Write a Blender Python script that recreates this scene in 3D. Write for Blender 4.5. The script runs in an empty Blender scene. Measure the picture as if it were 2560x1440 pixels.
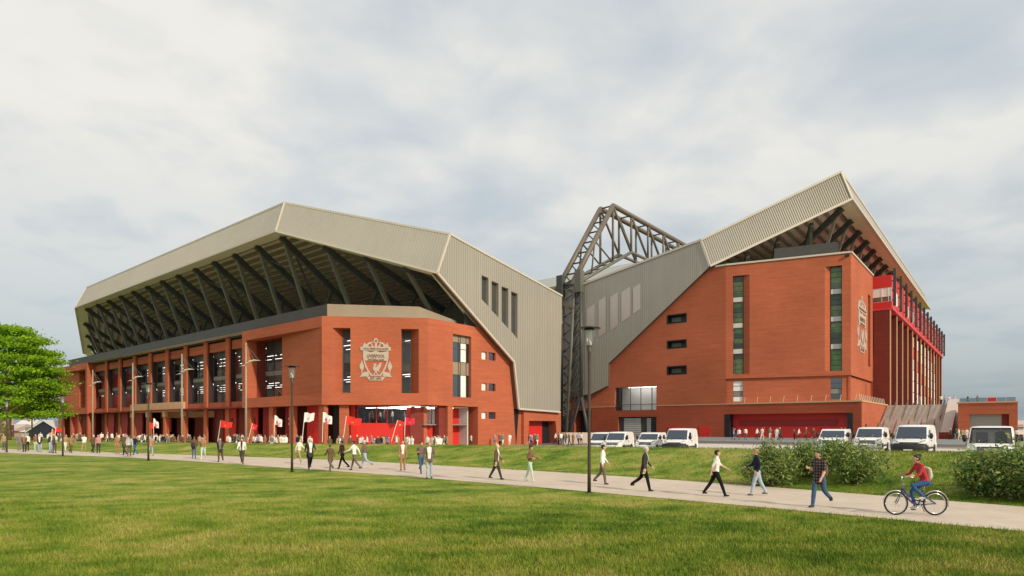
import bpy, math, random
import numpy as np
from mathutils import Vector, Matrix
from mathutils.geometry import tessellate_polygon
random.seed(7); np.random.seed(7)
R = math.radians
scene = bpy.context.scene
col = scene.collection

# ------------------------------------------------------------------ camera, sky, sun, exposure
F, CX, HY, EYE = 1531.0, 1280.0, 1066.0, 2.6      # focal (px of a 2560 px wide frame), centre, horizon row, eye height
cam = bpy.data.cameras.new('camera'); cam_o = bpy.data.objects.new('camera', cam); col.objects.link(cam_o)
cam.sensor_width = 36.0; cam.lens = 36.0 * F / 2560.0; cam.shift_y = (HY - 720.0) / 2560.0
cam.clip_start = 0.1; cam.clip_end = 3000
cam_o.location = (0, 0, EYE); cam_o.rotation_euler = (R(90), 0, 0)
scene.camera = cam_o

SUN_AZ, SUN_EL = (0.66, -0.75), 31.0               # horizontal direction towards the sun, elevation
W = bpy.data.worlds.new('World'); scene.world = W; W.use_nodes = True
nt = W.node_tree; nt.nodes.clear()
def N(tree, kind, **kw):
    n = tree.nodes.new(kind)
    for k, v in kw.items():
        if k.startswith('i_'):
            key = k[2:]; n.inputs[int(key) if key.isdigit() else key.replace('_', ' ')].default_value = v
        else: setattr(n, k, v)
    return n
def link(tree, a, b): tree.links.new(a, b)
def math_(tree, op, a, b=None, c=None):
    n = tree.nodes.new('ShaderNodeMath'); n.operation = op
    for i, v in enumerate((a, b, c)):
        if v is None: continue
        if isinstance(v, (int, float)): n.inputs[i].default_value = v
        else: tree.links.new(v, n.inputs[i])
    return n.outputs[0]
def ramp(tree, fac, stops):
    n = tree.nodes.new('ShaderNodeValToRGB')
    while len(n.color_ramp.elements) < len(stops): n.color_ramp.elements.new(0.5)
    for e, (p, c) in zip(n.color_ramp.elements, stops):
        e.position = p; e.color = (*c, 1) if len(c) == 3 else c
    tree.links.new(fac, n.inputs[0]); return n.outputs[0]
def mix(tree, fac, a, b, mode='MIX'):
    n = tree.nodes.new('ShaderNodeMix'); n.data_type = 'RGBA'; n.blend_type = mode
    for sock, v in ((n.inputs[0], fac), (n.inputs[6], a), (n.inputs[7], b)):
        if isinstance(v, (int, float)): sock.default_value = v
        elif isinstance(v, tuple): sock.default_value = (*v, 1) if len(v) == 3 else v
        else: tree.links.new(v, sock)
    return n.outputs[2]
def make_sky():
    t = nt
    sky = N(t, 'ShaderNodeTexSky', sky_type='NISHITA', sun_disc=False)
    sky.sun_elevation = R(SUN_EL); sky.sun_rotation = math.atan2(SUN_AZ[0], SUN_AZ[1])
    sky.air_density = 1.2; sky.dust_density = 2.0
    tc = N(t, 'ShaderNodeTexCoord'); sep = N(t, 'ShaderNodeSeparateXYZ'); link(t, tc.outputs['Generated'], sep.inputs[0])
    z = math_(t, 'ADD', math_(t, 'MAXIMUM', sep.outputs[2], 0.0), 0.16)
    cmb = N(t, 'ShaderNodeCombineXYZ')
    link(t, math_(t, 'DIVIDE', sep.outputs[0], z), cmb.inputs[0]); link(t, math_(t, 'DIVIDE', sep.outputs[1], z), cmb.inputs[1])
    # wide streets of thin cloud, then small puffs inside them
    mp = N(t, 'ShaderNodeMapping'); mp.inputs['Rotation'].default_value = (0, 0, R(38)); mp.inputs['Scale'].default_value = (0.7, 1.3, 1)
    link(t, cmb.outputs[0], mp.inputs[0])
    n1 = N(t, 'ShaderNodeTexNoise', i_Scale=0.6, i_Detail=4.0, i_Roughness=0.45, i_Distortion=0.3); link(t, mp.outputs[0], n1.inputs['Vector'])
    n2 = N(t, 'ShaderNodeTexNoise', i_Scale=3.0, i_Detail=5.0, i_Roughness=0.5, i_Distortion=0.2); link(t, cmb.outputs[0], n2.inputs['Vector'])
    n3 = N(t, 'ShaderNodeTexNoise', i_Scale=0.33, i_Detail=2.0, i_Roughness=0.4); link(t, cmb.outputs[0], n3.inputs['Vector'])
    d = math_(t, 'ADD', math_(t, 'MULTIPLY', n1.outputs[0], 0.42), math_(t, 'MULTIPLY', n2.outputs[0], 0.34))
    d = math_(t, 'ADD', d, math_(t, 'MULTIPLY', n3.outputs[0], 0.44))
    cover = ramp(t, d, [(0.42, (0, 0, 0)), (0.62, (1, 1, 1))])
    # cloud: grey-blue thin parts, warm white thick parts
    cl = ramp(t, d, [(0.42, (6.1, 6.75, 7.15)), (0.53, (7.5, 7.6, 7.5)), (0.64, (8.6, 8.45, 7.95))])
    low = ramp(t, sep.outputs[2], [(0.0, (3.1, 4.0, 4.6)), (0.16, (4.7, 5.5, 5.95)), (0.42, (6.0, 6.75, 7.25))])
    blue = mix(t, 0.25, low, sky.outputs[0])
    cov2 = math_(t, 'MULTIPLY', cover, ramp(t, sep.outputs[2], [(0.04, (0.12,) * 3), (0.40, (1,) * 3)]))
    c = mix(t, cov2, blue, cl)
    bg = N(t, 'ShaderNodeBackground', i_Strength=0.1); link(t, c, bg.inputs[0])
    out = N(t, 'ShaderNodeOutputWorld'); link(t, bg.outputs[0], out.inputs[0])
make_sky()
sun = bpy.data.lights.new('sun', 'SUN'); sun.energy = 3.4; sun.angle = R(2.0); sun.color = (1.0, 0.87, 0.68)
sun_o = bpy.data.objects.new('sun', sun); col.objects.link(sun_o)
_s = Vector((SUN_AZ[0] * math.cos(R(SUN_EL)), SUN_AZ[1] * math.cos(R(SUN_EL)), math.sin(R(SUN_EL))))
sun_o.rotation_euler = _s.to_track_quat('Z', 'Y').to_euler(); sun_o.location = (40, -40, 60)
vs = scene.view_settings; vs.view_transform = 'Standard'; vs.look = 'None'; vs.exposure = 0.0; vs.gamma = 1.0

# ------------------------------------------------------------------ helpers
class MB:
    """collects polygons, links them as ONE mesh object"""
    def __init__(s): s.v = []; s.f = []; s.m = []
    def poly(s, pts, m=0):
        i = len(s.v); s.v += [tuple(p) for p in pts]; s.f.append(tuple(range(i, i + len(pts)))); s.m.append(m)
    def box(s, x0, x1, y0, y1, z0, z1, m=0):
        p = [(x, y, z) for z in (z0, z1) for x, y in ((x0, y0), (x1, y0), (x1, y1), (x0, y1))]
        s.hexa(p, m)
    def hexa(s, p, m=0):
        i = len(s.v); s.v += [tuple(q) for q in p]
        for f in ((3, 2, 1, 0), (4, 5, 6, 7), (0, 1, 5, 4), (1, 2, 6, 5), (2, 3, 7, 6), (3, 0, 4, 7)):
            s.f.append(tuple(i + k for k in f)); s.m.append(m)
    def bar(s, p, q, w, h=None, up=(0, 0, 1), m=0):
        h = h or w; p = Vector(p); q = Vector(q); d = (q - p).normalized(); up = Vector(up)
        if abs(d.dot(up)) > 0.98: up = Vector((0, 1, 0))
        a = d.cross(up).normalized() * (w / 2); b = a.cross(d).normalized() * (h / 2)
        s.hexa([p - a - b, p + a - b, q + a - b, q - a - b, p - a + b, p + a + b, q + a + b, q - a + b], m)
    def tube(s, pts, r, n=8, m=0, cap=True, lat=None, flat=1.0):
        pts = [Vector(p) for p in pts]; rs = r if isinstance(r, (list, tuple)) else [r] * len(pts)
        i0 = len(s.v)
        for k, p in enumerate(pts):
            d = (pts[min(k + 1, len(pts) - 1)] - pts[max(k - 1, 0)]).normalized()
            if lat is not None: a = Vector(lat)
            else: a = d.cross(Vector((0, 0, 1)))
            if a.length < 1e-3: a = Vector((1, 0, 0))
            a = (a - d * a.dot(d)).normalized(); b = d.cross(a)
            for j in range(n):
                t = 2 * math.pi * j / n
                s.v.append(tuple(p + a * (rs[k] * math.cos(t)) + b * (rs[k] * flat * math.sin(t))))
        for k in range(len(pts) - 1):
            for j in range(n):
                a0 = i0 + k * n + j; a1 = i0 + k * n + (j + 1) % n
                s.f.append((a0, a1, a1 + n, a0 + n)); s.m.append(m)
        if cap:
            s.f.append(tuple(i0 + j for j in reversed(range(n)))); s.m.append(m)
            e = i0 + (len(pts) - 1) * n; s.f.append(tuple(e + j for j in range(n))); s.m.append(m)
    def ball(s, c, rx, ry, rz, n=10, k=7, m=0):
        i0 = len(s.v); c = Vector(c)
        s.v.append((c.x, c.y, c.z - rz))
        for a in range(1, k):
            t = -math.pi / 2 + math.pi * a / k
            for j in range(n):
                p = 2 * math.pi * j / n
                s.v.append((c.x + rx * math.cos(t) * math.cos(p), c.y + ry * math.cos(t) * math.sin(p), c.z + rz * math.sin(t)))
        s.v.append((c.x, c.y, c.z + rz)); top = len(s.v) - 1
        for j in range(n):
            s.f.append((i0, i0 + 1 + (j + 1) % n, i0 + 1 + j)); s.m.append(m)
            s.f.append((top, top - n + j, top - n + (j + 1) % n)); s.m.append(m)
        for a in range(k - 2):
            for j in range(n):
                b = i0 + 1 + a * n
                s.f.append((b + j, b + (j + 1) % n, b + n + (j + 1) % n, b + n + j)); s.m.append(m)
    def holed(s, outer, holes, to3, depth=None, m=0, mr=None, rim=None):
        """polygon with holes in 2D, mapped by to3(u,v,w); reveals of the holes go back by depth"""
        loops = [[Vector((u, v, 0)) for u, v in outer]] + [[Vector((u, v, 0)) for u, v in h] for h in holes]
        flat = [p for l in loops for p in l]
        base = len(s.v); s.v += [tuple(to3(p.x, p.y, 0)) for p in flat]
        for t in tessellate_polygon(loops): s.f.append(tuple(base + k for k in t)); s.m.append(m)
        for k, h in enumerate(holes):
            dp = depth[k] if isinstance(depth, (list, tuple)) else depth
            if not dp: continue
            for (a, b) in zip(h, h[1:] + h[:1]):
                s.poly([to3(*a, 0), to3(*b, 0), to3(*b, dp), to3(*a, dp)], m if mr is None else mr)
        if rim:
            for (a, b) in zip(outer, outer[1:] + outer[:1]):
                s.poly([to3(*a, 0), to3(*b, 0), to3(*b, rim), to3(*a, rim)], m)
    def mesh(s, name, mats=None, smooth=False):
        me = bpy.data.meshes.new(name); me.from_pydata(s.v, [], s.f)
        for mt in (mats or []): me.materials.append(mt)
        me.polygons.foreach_set('material_index', s.m)
        if smooth: me.polygons.foreach_set('use_smooth', [True] * len(s.f))
        me.update(); return me
    def build(s, name, mats=None, parent=None, smooth=False, **tags):
        mats = mats if isinstance(mats, (list, tuple)) else [mats]
        return obj(name, s.mesh(name, mats, smooth), parent, **tags)
def obj(name, data=None, parent=None, loc=None, rz=None, label=None, cat=None, group=None, kind=None):
    o = bpy.data.objects.new(name, data); col.objects.link(o)
    if parent is not None: o.parent = parent
    if loc is not None: o.location = loc
    if rz is not None: o.rotation_euler = (0, 0, rz)
    if label: o['label'] = label
    if cat: o['category'] = cat
    if group: o['group'] = group
    if kind: o['kind'] = kind
    return o
def copy_tree(o, parent=None):
    c = o.copy(); col.objects.link(c); c.parent = parent
    for ch in [x for x in o.children]: copy_tree(ch, c)
    return c
def rect(u0, u1, v0, v1): return [(u0, v0), (u1, v0), (u1, v1), (u0, v1)]
def ray(px, py): return Vector(((px - CX) / F, 1.0, (HY - py) / F))
def on_z(px, py, z=0.0):
    d = ray(px, py); t = (z - EYE) / d.z; return Vector((d.x * t, d.y * t, z))
def at_y(px, py, Y):
    d = ray(px, py) * Y; return Vector((d.x, d.y, EYE + d.z))
ANG = R(-39.3); RM = Matrix.Rotation(ANG, 3, 'Z'); RI = RM.inverted()
class Frame:
    """a stand's own axes: x right along its end, y inward, z up"""
    def __init__(s, ox, oy): s.o = Vector((ox, oy, 0))
    def hit(s, px, py, axis, val):
        p0 = RI @ (Vector((0, 0, EYE)) - s.o); d = RI @ ray(px, py)
        t = (val - p0[axis]) / d[axis]; return p0 + d * t
    def world(s, x, y, z=0): return RM @ Vector((x, y, z)) + s.o
    def local(s, p): return RI @ (Vector(p) - s.o)

# ------------------------------------------------------------------ materials
MATS = {}
def mat(name, color, rough=0.7, metal=0.0, noise=None, bump=None, spec=None, emit=None, alpha=None, streak=None, coat=None):
    if name in MATS: return MATS[name]
    m = bpy.data.materials.new(name); m.use_nodes = True; t = m.node_tree; b = t.nodes['Principled BSDF']
    b.inputs['Base Color'].default_value = (*color, 1); b.inputs['Roughness'].default_value = rough; b.inputs['Metallic'].default_value = metal
    if spec is not None: b.inputs['Specular IOR Level'].default_value = spec
    if coat: b.inputs['Coat Weight'].default_value = coat
    if emit: b.inputs['Emission Color'].default_value = (*emit[0], 1); b.inputs['Emission Strength'].default_value = emit[1]
    if noise or bump or streak:
        tc = N(t, 'ShaderNodeTexCoord')
        c = None
        if noise:
            sc, amt = noise
            n = N(t, 'ShaderNodeTexNoise', i_Scale=sc, i_Detail=5.0, i_Roughness=0.6); link(t, tc.outputs['Object'], n.inputs['Vector'])
            f = ramp(t, n.outputs[0], [(0.25, (1 - amt,) * 3), (0.75, (1 + amt,) * 3)])
            c = mix(t, 1.0, (*color, 1), f, 'MULTIPLY')
        if streak:
            mp = N(t, 'ShaderNodeMapping'); mp.inputs['Scale'].default_value = streak[0]
            link(t, tc.outputs['Object'], mp.inputs[0])
            n = N(t, 'ShaderNodeTexNoise', i_Scale=1.0, i_Detail=4.0); link(t, mp.outputs[0], n.inputs['Vector'])
            f = ramp(t, n.outputs[0], [(0.3, (1 - streak[1],) * 3), (0.7, (1 + streak[1],) * 3)])
            c = mix(t, 1.0, c if c is not None else (*color, 1), f, 'MULTIPLY')
        if c is not None: link(t, c, b.inputs['Base Color'])
        if bump:
            n = N(t, 'ShaderNodeTexNoise', i_Scale=bump[0], i_Detail=4.0); link(t, tc.outputs['Object'], n.inputs['Vector'])
            bp = N(t, 'ShaderNodeBump', i_Strength=bump[1], i_Distance=0.02); link(t, n.outputs[0], bp.inputs['Height']); link(t, bp.outputs[0], b.inputs['Normal'])
    MATS[name] = m; return m
def brick_mat(name, c1, c2, mortar, amt=0.12):
    m = bpy.data.materials.new(name); m.use_nodes = True; t = m.node_tree; b = t.nodes['Principled BSDF']
    b.inputs['Roughness'].default_value = 0.85; b.inputs['Specular IOR Level'].default_value = 0.2
    tc = N(t, 'ShaderNodeTexCoord'); sp = N(t, 'ShaderNodeSeparateXYZ'); link(t, tc.outputs['Object'], sp.inputs[0])
    u = math_(t, 'ADD', sp.outputs[0], sp.outputs[1]); cb = N(t, 'ShaderNodeCombineXYZ'); link(t, u, cb.inputs[0]); link(t, sp.outputs[2], cb.inputs[1])
    bt = N(t, 'ShaderNodeTexBrick', i_Scale=1.0); bt.inputs['Color1'].default_value = (*c1, 1); bt.inputs['Color2'].default_value = (*c2, 1); bt.inputs['Mortar'].default_value = (*mortar, 1)
    bt.inputs['Brick Width'].default_value = 0.45; bt.inputs['Row Height'].default_value = 0.15; bt.inputs['Mortar Size'].default_value = 0.012; bt.inputs['Mortar Smooth'].default_value = 0.3
    link(t, cb.outputs[0], bt.inputs['Vector'])
    mp = N(t, 'ShaderNodeMapping'); mp.inputs['Scale'].default_value = (0.22, 2.6, 1); link(t, cb.outputs[0], mp.inputs[0])
    n = N(t, 'ShaderNodeTexNoise', i_Scale=1.0, i_Detail=6.0, i_Roughness=0.65); link(t, mp.outputs[0], n.inputs['Vector'])
    n2 = N(t, 'ShaderNodeTexNoise', i_Scale=0.09, i_Detail=3.0); link(t, cb.outputs[0], n2.inputs['Vector'])
    f = ramp(t, n.outputs[0], [(0.3, (1 - amt,) * 3), (0.7, (1 + amt,) * 3)]); f2 = ramp(t, n2.outputs[0], [(0.3, (0.84,) * 3), (0.7, (1.12,) * 3)])
    c = mix(t, 1.0, mix(t, 1.0, bt.outputs[0], f, 'MULTIPLY'), f2, 'MULTIPLY'); link(t, c, b.inputs['Base Color'])
    bp = N(t, 'ShaderNodeBump', i_Strength=0.35, i_Distance=0.02); bp.invert = True; link(t, bt.outputs['Fac'], bp.inputs['Height']); link(t, bp.outputs[0], b.inputs['Normal'])
    MATS[name] = m; return m
def glass_mat(name, tint, clear=0.6, rough=0.03):
    m = bpy.data.materials.new(name); m.use_nodes = True; t = m.node_tree; t.nodes.clear()
    tr = N(t, 'ShaderNodeBsdfTransparent'); tr.inputs[0].default_value = (*tint, 1)
    gl = N(t, 'ShaderNodeBsdfGlossy'); gl.inputs['Color'].default_value = (0.9, 0.95, 1, 1); gl.inputs['Roughness'].default_value = rough
    fr = N(t, 'ShaderNodeFresnel', i_IOR=1.45)
    f = math_(t, 'ADD', math_(t, 'MULTIPLY', fr.outputs[0], 1.0), 1 - clear - 0.2 if clear < 0.8 else 0.02)
    mx = N(t, 'ShaderNodeMixShader'); link(t, f, mx.inputs[0]); link(t, tr.outputs[0], mx.inputs[1]); link(t, gl.outputs[0], mx.inputs[2])
    o = N(t, 'ShaderNodeOutputMaterial'); link(t, mx.outputs[0], o.inputs[0]); MATS[name] = m; return m
BRICK = brick_mat('brick', (0.46, 0.126, 0.062), (0.425, 0.112, 0.054), (0.42, 0.142, 0.078))
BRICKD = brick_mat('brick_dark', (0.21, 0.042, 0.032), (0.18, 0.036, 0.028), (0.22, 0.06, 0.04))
STONE = mat('tan_stone', (0.55, 0.34, 0.19), 0.8, noise=(0.6, 0.08))
REDP = mat('red_panel', (0.62, 0.022, 0.016), 0.5, noise=(0.3, 0.06))
REDD = mat('deep_red_panel', (0.30, 0.012, 0.014), 0.55, noise=(0.3, 0.08))
PINK = mat('pink_red_panel', (0.62, 0.06, 0.07), 0.45, noise=(0.5, 0.1))
CLAD = mat('cladding', (0.385, 0.36, 0.305), 0.45, metal=0.25, noise=(0.12, 0.07), streak=((0.9, 0.9, 0.03), 0.06))
CLADR = mat('cladding_rib', (0.40, 0.375, 0.32), 0.45, metal=0.25, noise=(0.15, 0.06))
TRIM = mat('trim', (0.56, 0.51, 0.43), 0.5, noise=(0.4, 0.05))
SOFF = mat('soffit_frame', (0.68, 0.63, 0.46), 0.6, noise=(0.3, 0.06))
DECK = mat('roof_deck', (0.78, 0.66, 0.58), 0.7, noise=(0.4, 0.08))
PURL = mat('purlin', (0.26, 0.21, 0.18), 0.7)
STEEL = mat('dark_steel', (0.06, 0.065, 0.062), 0.5, noise=(1.2, 0.2))
STEELB = mat('brown_steel', (0.14, 0.115, 0.085), 0.5, noise=(1.2, 0.1))
BLACK = mat('black', (0.008, 0.008, 0.010), 0.6)
PARA = mat('parapet_metal', (0.30, 0.235, 0.165), 0.6, noise=(0.5, 0.08))
TERR = mat('terrace_membrane', (0.55, 0.53, 0.48), 0.8, noise=(0.3, 0.08))
PARD = mat('parapet_dark', (0.05, 0.052, 0.048), 0.6, noise=(0.5, 0.12))
LETR = mat('letter_brown', (0.20, 0.055, 0.03), 0.7)
DGREY = mat('dark_grey_panel', (0.055, 0.055, 0.05), 0.5, noise=(0.6, 0.15))
MGREY = mat('grey_panel', (0.22, 0.21, 0.18), 0.6, noise=(0.5, 0.08))
LGREY = mat('light_grey_panel', (0.55, 0.55, 0.52), 0.6, noise=(0.5, 0.06))
WHITE = mat('white_panel', (0.80, 0.79, 0.76), 0.5, noise=(0.8, 0.04))
LITE = mat('strip_light', (0.9, 0.9, 0.9), 0.5, emit=((1.0, 0.97, 0.9), 2.4))
CEIL = mat('ceiling', (0.52, 0.50, 0.47), 0.8, noise=(0.4, 0.08))
NAVY = mat('navy_wall', (0.025, 0.028, 0.045), 0.6, noise=(0.5, 0.1))
GLASS = glass_mat('clear_glass', (0.93, 0.95, 0.95), 0.9)
GLASSD = glass_mat('grey_glass', (0.55, 0.6, 0.62), 0.62)
GLASSG = glass_mat('tree_tint_glass', (0.9, 0.98, 0.85), 0.85)  # green tint painted in for trees reflected in the slots
CREST = mat('crest_metal', (0.46, 0.40, 0.33), 0.5, noise=(1.5, 0.06))
CONC = mat('concrete', (0.55, 0.50, 0.45), 0.85, noise=(0.7, 0.08))
RAIL = mat('rail_metal', (0.12, 0.11, 0.09), 0.5)
RAILL = mat('pale_rail', (0.55, 0.47, 0.36), 0.5)
# ------------------------------------------------------------------ ground
TV, NV = Vector((-0.73, 0.6834)), Vector((0.6834, 0.73))          # along the path, across it (away from the viewer)
FAR_PX = [(2560, 1268), (1850, 1212), (1400, 1181), (850, 1150), (480, 1138), (0, 1122)]
NEAR_PX = [(2560, 1330), (1900, 1268), (1475, 1230), (1280, 1213), (900, 1182), (735, 1172), (480, 1153), (340, 1145), (0, 1132)]
def sq(p): return (p.x * TV.x + p.y * TV.y, p.x * NV.x + p.y * NV.y)
def curve(pxs):
    c = sorted(sq(on_z(*p)) for p in pxs); a, b = c[0], c[1]; y, z = c[-2], c[-1]
    lo = (a[0] - 60, a[1] - 60 * (b[1] - a[1]) / (b[0] - a[0]) * 0.6); hi = (z[0] + 80, z[1] + 80 * (z[1] - y[1]) / (z[0] - y[0]) * 0.6)
    c = [lo] + c + [hi]; return np.array([q[0] for q in c]), np.array([q[1] for q in c])
def smooth_curve(c):
    s = np.linspace(c[0][0], c[0][-1], 160); q = np.interp(s, *c)
    for _ in range(8): q[1:-1] = (q[:-2] + 2 * q[1:-1] + q[2:]) / 4
    return s, q
FARC, NEARC = smooth_curve(curve(FAR_PX)), smooth_curve(curve(NEAR_PX))
CREST_D = 7.5
CREST_PX = ([-600, 0, 300, 600, 1000, 1400, 1800, 2200, 2560, 3400], [1095, 1100, 1105, 1108, 1111, 1115, 1121, 1129, 1132, 1150])
def _crest():
    s = np.linspace(FARC[0][0], FARC[0][-1], 120); h = []
    for si in s:
        q = np.interp(si, *FARC) + CREST_D; X = TV.x * si + NV.x * q; Y = TV.y * si + NV.y * q
        if Y < 12: h.append(1.25); continue
        h.append(float(np.clip(EYE - (np.interp(CX + F * X / Y, *CREST_PX) - HY) * Y / F, 0.3, 1.45)))
    return s, np.array(h)
CRESTC = _crest()
def sst(a, b, x):
    t = np.clip((x - a) / (b - a), 0, 1); return t * t * (3 - 2 * t)
def plaza_z(X, Y): return -0.2 + 0.68 * sst(2, 24, X)
def ground_z(X, Y):
    X = np.asarray(X, float); Y = np.asarray(Y, float)
    s = X * TV.x + Y * TV.y; q = X * NV.x + Y * NV.y; d = q - np.interp(s, *FARC); H = np.interp(s, *CRESTC)
    up = H * sst(0.4, CREST_D, d); dn = sst(CREST_D + 0.3, CREST_D + 4.2, d); zp = plaza_z(X, Y)
    z = up * (1 - dn) + zp * dn
    return z
def gz(x, y): return float(ground_z(x, y))
def grid_mesh(name, xs, ys, zfun, matl, **tags):
    XX, YY = np.meshgrid(xs, ys); ZZ = zfun(XX, YY); nx, ny = len(xs), len(ys)
    v = np.stack([XX, YY, ZZ], -1).reshape(-1, 3)
    i = np.arange((ny - 1) * nx).reshape(ny - 1, nx)[:, :-1].reshape(-1)
    f = np.stack([i, i + 1, i + 1 + nx, i + nx], -1)
    me = bpy.data.meshes.new(name); me.from_pydata(v.tolist(), [], f.tolist()); me.materials.append(matl)
    me.polygons.foreach_set('use_smooth', [True] * len(f)); me.update()
    return obj(name, me, **tags)
def grass_mat(name, blades=False, gain=1.0):
    m = bpy.data.materials.new(name); m.use_nodes = True; t = m.node_tree; b = t.nodes['Principled BSDF']
    b.inputs['Roughness'].default_value = 0.8; b.inputs['Specular IOR Level'].default_value = 0.15
    g = N(t, 'ShaderNodeNewGeometry')
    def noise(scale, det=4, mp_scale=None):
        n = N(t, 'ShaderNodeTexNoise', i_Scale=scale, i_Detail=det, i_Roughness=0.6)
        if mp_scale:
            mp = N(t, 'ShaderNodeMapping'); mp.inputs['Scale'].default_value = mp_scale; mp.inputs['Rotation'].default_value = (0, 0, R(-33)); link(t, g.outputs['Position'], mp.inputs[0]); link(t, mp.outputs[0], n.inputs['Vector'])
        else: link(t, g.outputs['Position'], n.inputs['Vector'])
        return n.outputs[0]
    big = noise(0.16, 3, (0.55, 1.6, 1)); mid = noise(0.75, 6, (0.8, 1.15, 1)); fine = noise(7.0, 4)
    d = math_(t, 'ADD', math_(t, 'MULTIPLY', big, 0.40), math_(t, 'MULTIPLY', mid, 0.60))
    c = ramp(t, d, [(0.38, (0.070, 0.130, 0.012)), (0.46, (0.145, 0.218, 0.024)), (0.53, (0.235, 0.272, 0.042)), (0.63, (0.36, 0.325, 0.095))])  # tone patches; the diagonal bands also paint soft shadow streaks into the lawn
    # sunlit lawn to the west, painted in as a yellower sward
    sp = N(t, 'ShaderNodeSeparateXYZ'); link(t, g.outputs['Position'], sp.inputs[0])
    sunlit = math_(t, 'ADD', math_(t, 'MULTIPLY', sp.outputs[0], -0.030), math_(t, 'MULTIPLY', mid, 0.9))
    sunlit = ramp(t, sunlit, [(1.12, (0, 0, 0)), (1.6, (1, 1, 1))])
    c = mix(t, math_(t, 'MULTIPLY', sunlit, 0.95), c, (0.60, 0.54, 0.22))
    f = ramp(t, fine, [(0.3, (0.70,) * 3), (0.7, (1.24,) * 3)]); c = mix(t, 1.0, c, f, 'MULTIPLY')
    if gain != 1: c = mix(t, 1.0, c, (gain * 0.92, gain, gain * 0.8, 1), 'MULTIPLY')
    if blades:
        oi = N(t, 'ShaderNodeTexNoise', i_Scale=60.0, i_Detail=0.0); link(t, g.outputs['Position'], oi.inputs['Vector'])
        c = mix(t, 1.0, c, ramp(t, oi.outputs[0], [(0.3, (0.75,) * 3), (0.7, (1.35,) * 3)]), 'MULTIPLY')
    else:
        bp = N(t, 'ShaderNodeBump', i_Strength=0.6, i_Distance=0.06); link(t, noise(14.0, 4), bp.inputs['Height']); link(t, bp.outputs[0], b.inputs['Normal'])
    link(t, c, b.inputs['Base Color']); return m
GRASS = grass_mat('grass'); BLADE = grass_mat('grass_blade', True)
xs = np.concatenate([np.linspace(-900, -130, 14), np.arange(-120, 70, 1.0), np.linspace(80, 900, 14)])
ys = np.concatenate([np.linspace(-300, -5, 8), np.arange(0, 135, 1.0), np.linspace(145, 1500, 16)])
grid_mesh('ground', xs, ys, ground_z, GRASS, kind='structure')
PATHM = mat('path_paving', (0.54, 0.45, 0.365), 0.9, noise=(0.45, 0.12), bump=(30, 0.25), streak=((2.5, 2.5, 1), 0.06))
PLAZM = mat('forecourt_paving', (0.50, 0.40, 0.32), 0.85, noise=(0.2, 0.10))
PARKM = mat('car_park_surface', (0.56, 0.52, 0.46), 0.85, noise=(0.15, 0.08))
ASPH = mat('asphalt', (0.11, 0.095, 0.09), 0.85, noise=(0.5, 0.12))
PAVB = mat('blue_grey_paving', (0.19, 0.22, 0.235), 0.85, noise=(0.4, 0.08))
KERB = mat('kerb', (0.45, 0.42, 0.37), 0.85, noise=(0.8, 0.1))
def ribbon(name, s, q0, q1, n, lift, matl, zf=None, **tags):
    """sheet in path coordinates between q0(s) and q1(s)"""
    zf = zf or (lambda X, Y: ground_z(X, Y) + lift)
    v, f = [], []
    for i, si in enumerate(s):
        for k in range(n + 1):
            q = q0[i] + (q1[i] - q0[i]) * k / n; X = TV.x * si + NV.x * q; Y = TV.y * si + NV.y * q
            v.append((X, Y, float(zf(X, Y))))
    for i in range(len(s) - 1):
        for k in range(n):
            a = i * (n + 1) + k; f.append((a, a + n + 1, a + n + 2, a + 1))
    me = bpy.data.meshes.new(name); me.from_pydata(v, [], f); me.materials.append(matl); me.update()
    return obj(name, me, **tags)
ss = FARC[0]
ribbon('path', ss, np.interp(ss, *NEARC), FARC[1], 4, 0.012, PATHM, kind='structure')
s2 = np.arange(-70, 130, 2.0); qf = np.interp(s2, *FARC)
ribbon('forecourt', s2, qf + CREST_D + 3.9, np.full(len(s2), 250.0), 110, 0.03, PLAZM, kind='structure')
# car park surface and road in front of the end wall of the taller stand (aligned with that wall)
MS = Frame(57.1, 100.0); LS = Frame(-23.6, 76.0)
def strip(name, x0, x1, y0, y1, lift, matl, nx=30, ny=6, **tags):
    v, f = [], []
    for i in range(nx + 1):
        for k in range(ny + 1):
            p = MS.world(x0 + (x1 - x0) * i / nx, y0 + (y1 - y0) * k / ny); v.append((p.x, p.y, gz(p.x, p.y) + lift))
    for i in range(nx):
        for k in range(ny):
            a = i * (ny + 1) + k; f.append((a, a + ny + 1, a + ny + 2, a + 1))
    me = bpy.data.meshes.new(name); me.from_pydata(v, [], f); me.materials.append(matl); me.update()
    return obj(name, me, **tags)
def bowl(x0, x1, y0, y1): pass
s3 = np.arange(-70, 36.1, 2.0); ribbon('car_park', s3, np.interp(s3, *FARC) + CREST_D + 4.1, np.full(len(s3), 68.5), 24, 0.06, PARKM, kind='structure')
strip('road', -60, 70, -43.2, -29.2, 0.08, ASPH, 110, 10, kind='structure')
strip('pavement', -52, 30, -28.9, -0.2, 0.12, PAVB, 80, 24, kind='structure')
kb = MB()
for i in range(41):
    a = MS.world(-52 + 2 * i, -29.05); b = MS.world(-50.02 + 2 * i, -29.05); kb.bar((a.x, a.y, gz(a.x, a.y) + 0.06), (b.x, b.y, gz(b.x, b.y) + 0.06), 0.25, 0.16)
kb.build('kerb', KERB, kind='structure')
kb = MB()
for i in range(55):
    a = MS.world(-42 + 2 * i, -43.35); b = MS.world(-40.02 + 2 * i, -43.35); kb.bar((a.x, a.y, gz(a.x, a.y) + 0.07), (b.x, b.y, gz(b.x, b.y) + 0.07), 0.25, 0.16)
kb.build('kerb', KERB, kind='structure')
lines = MB()
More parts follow.
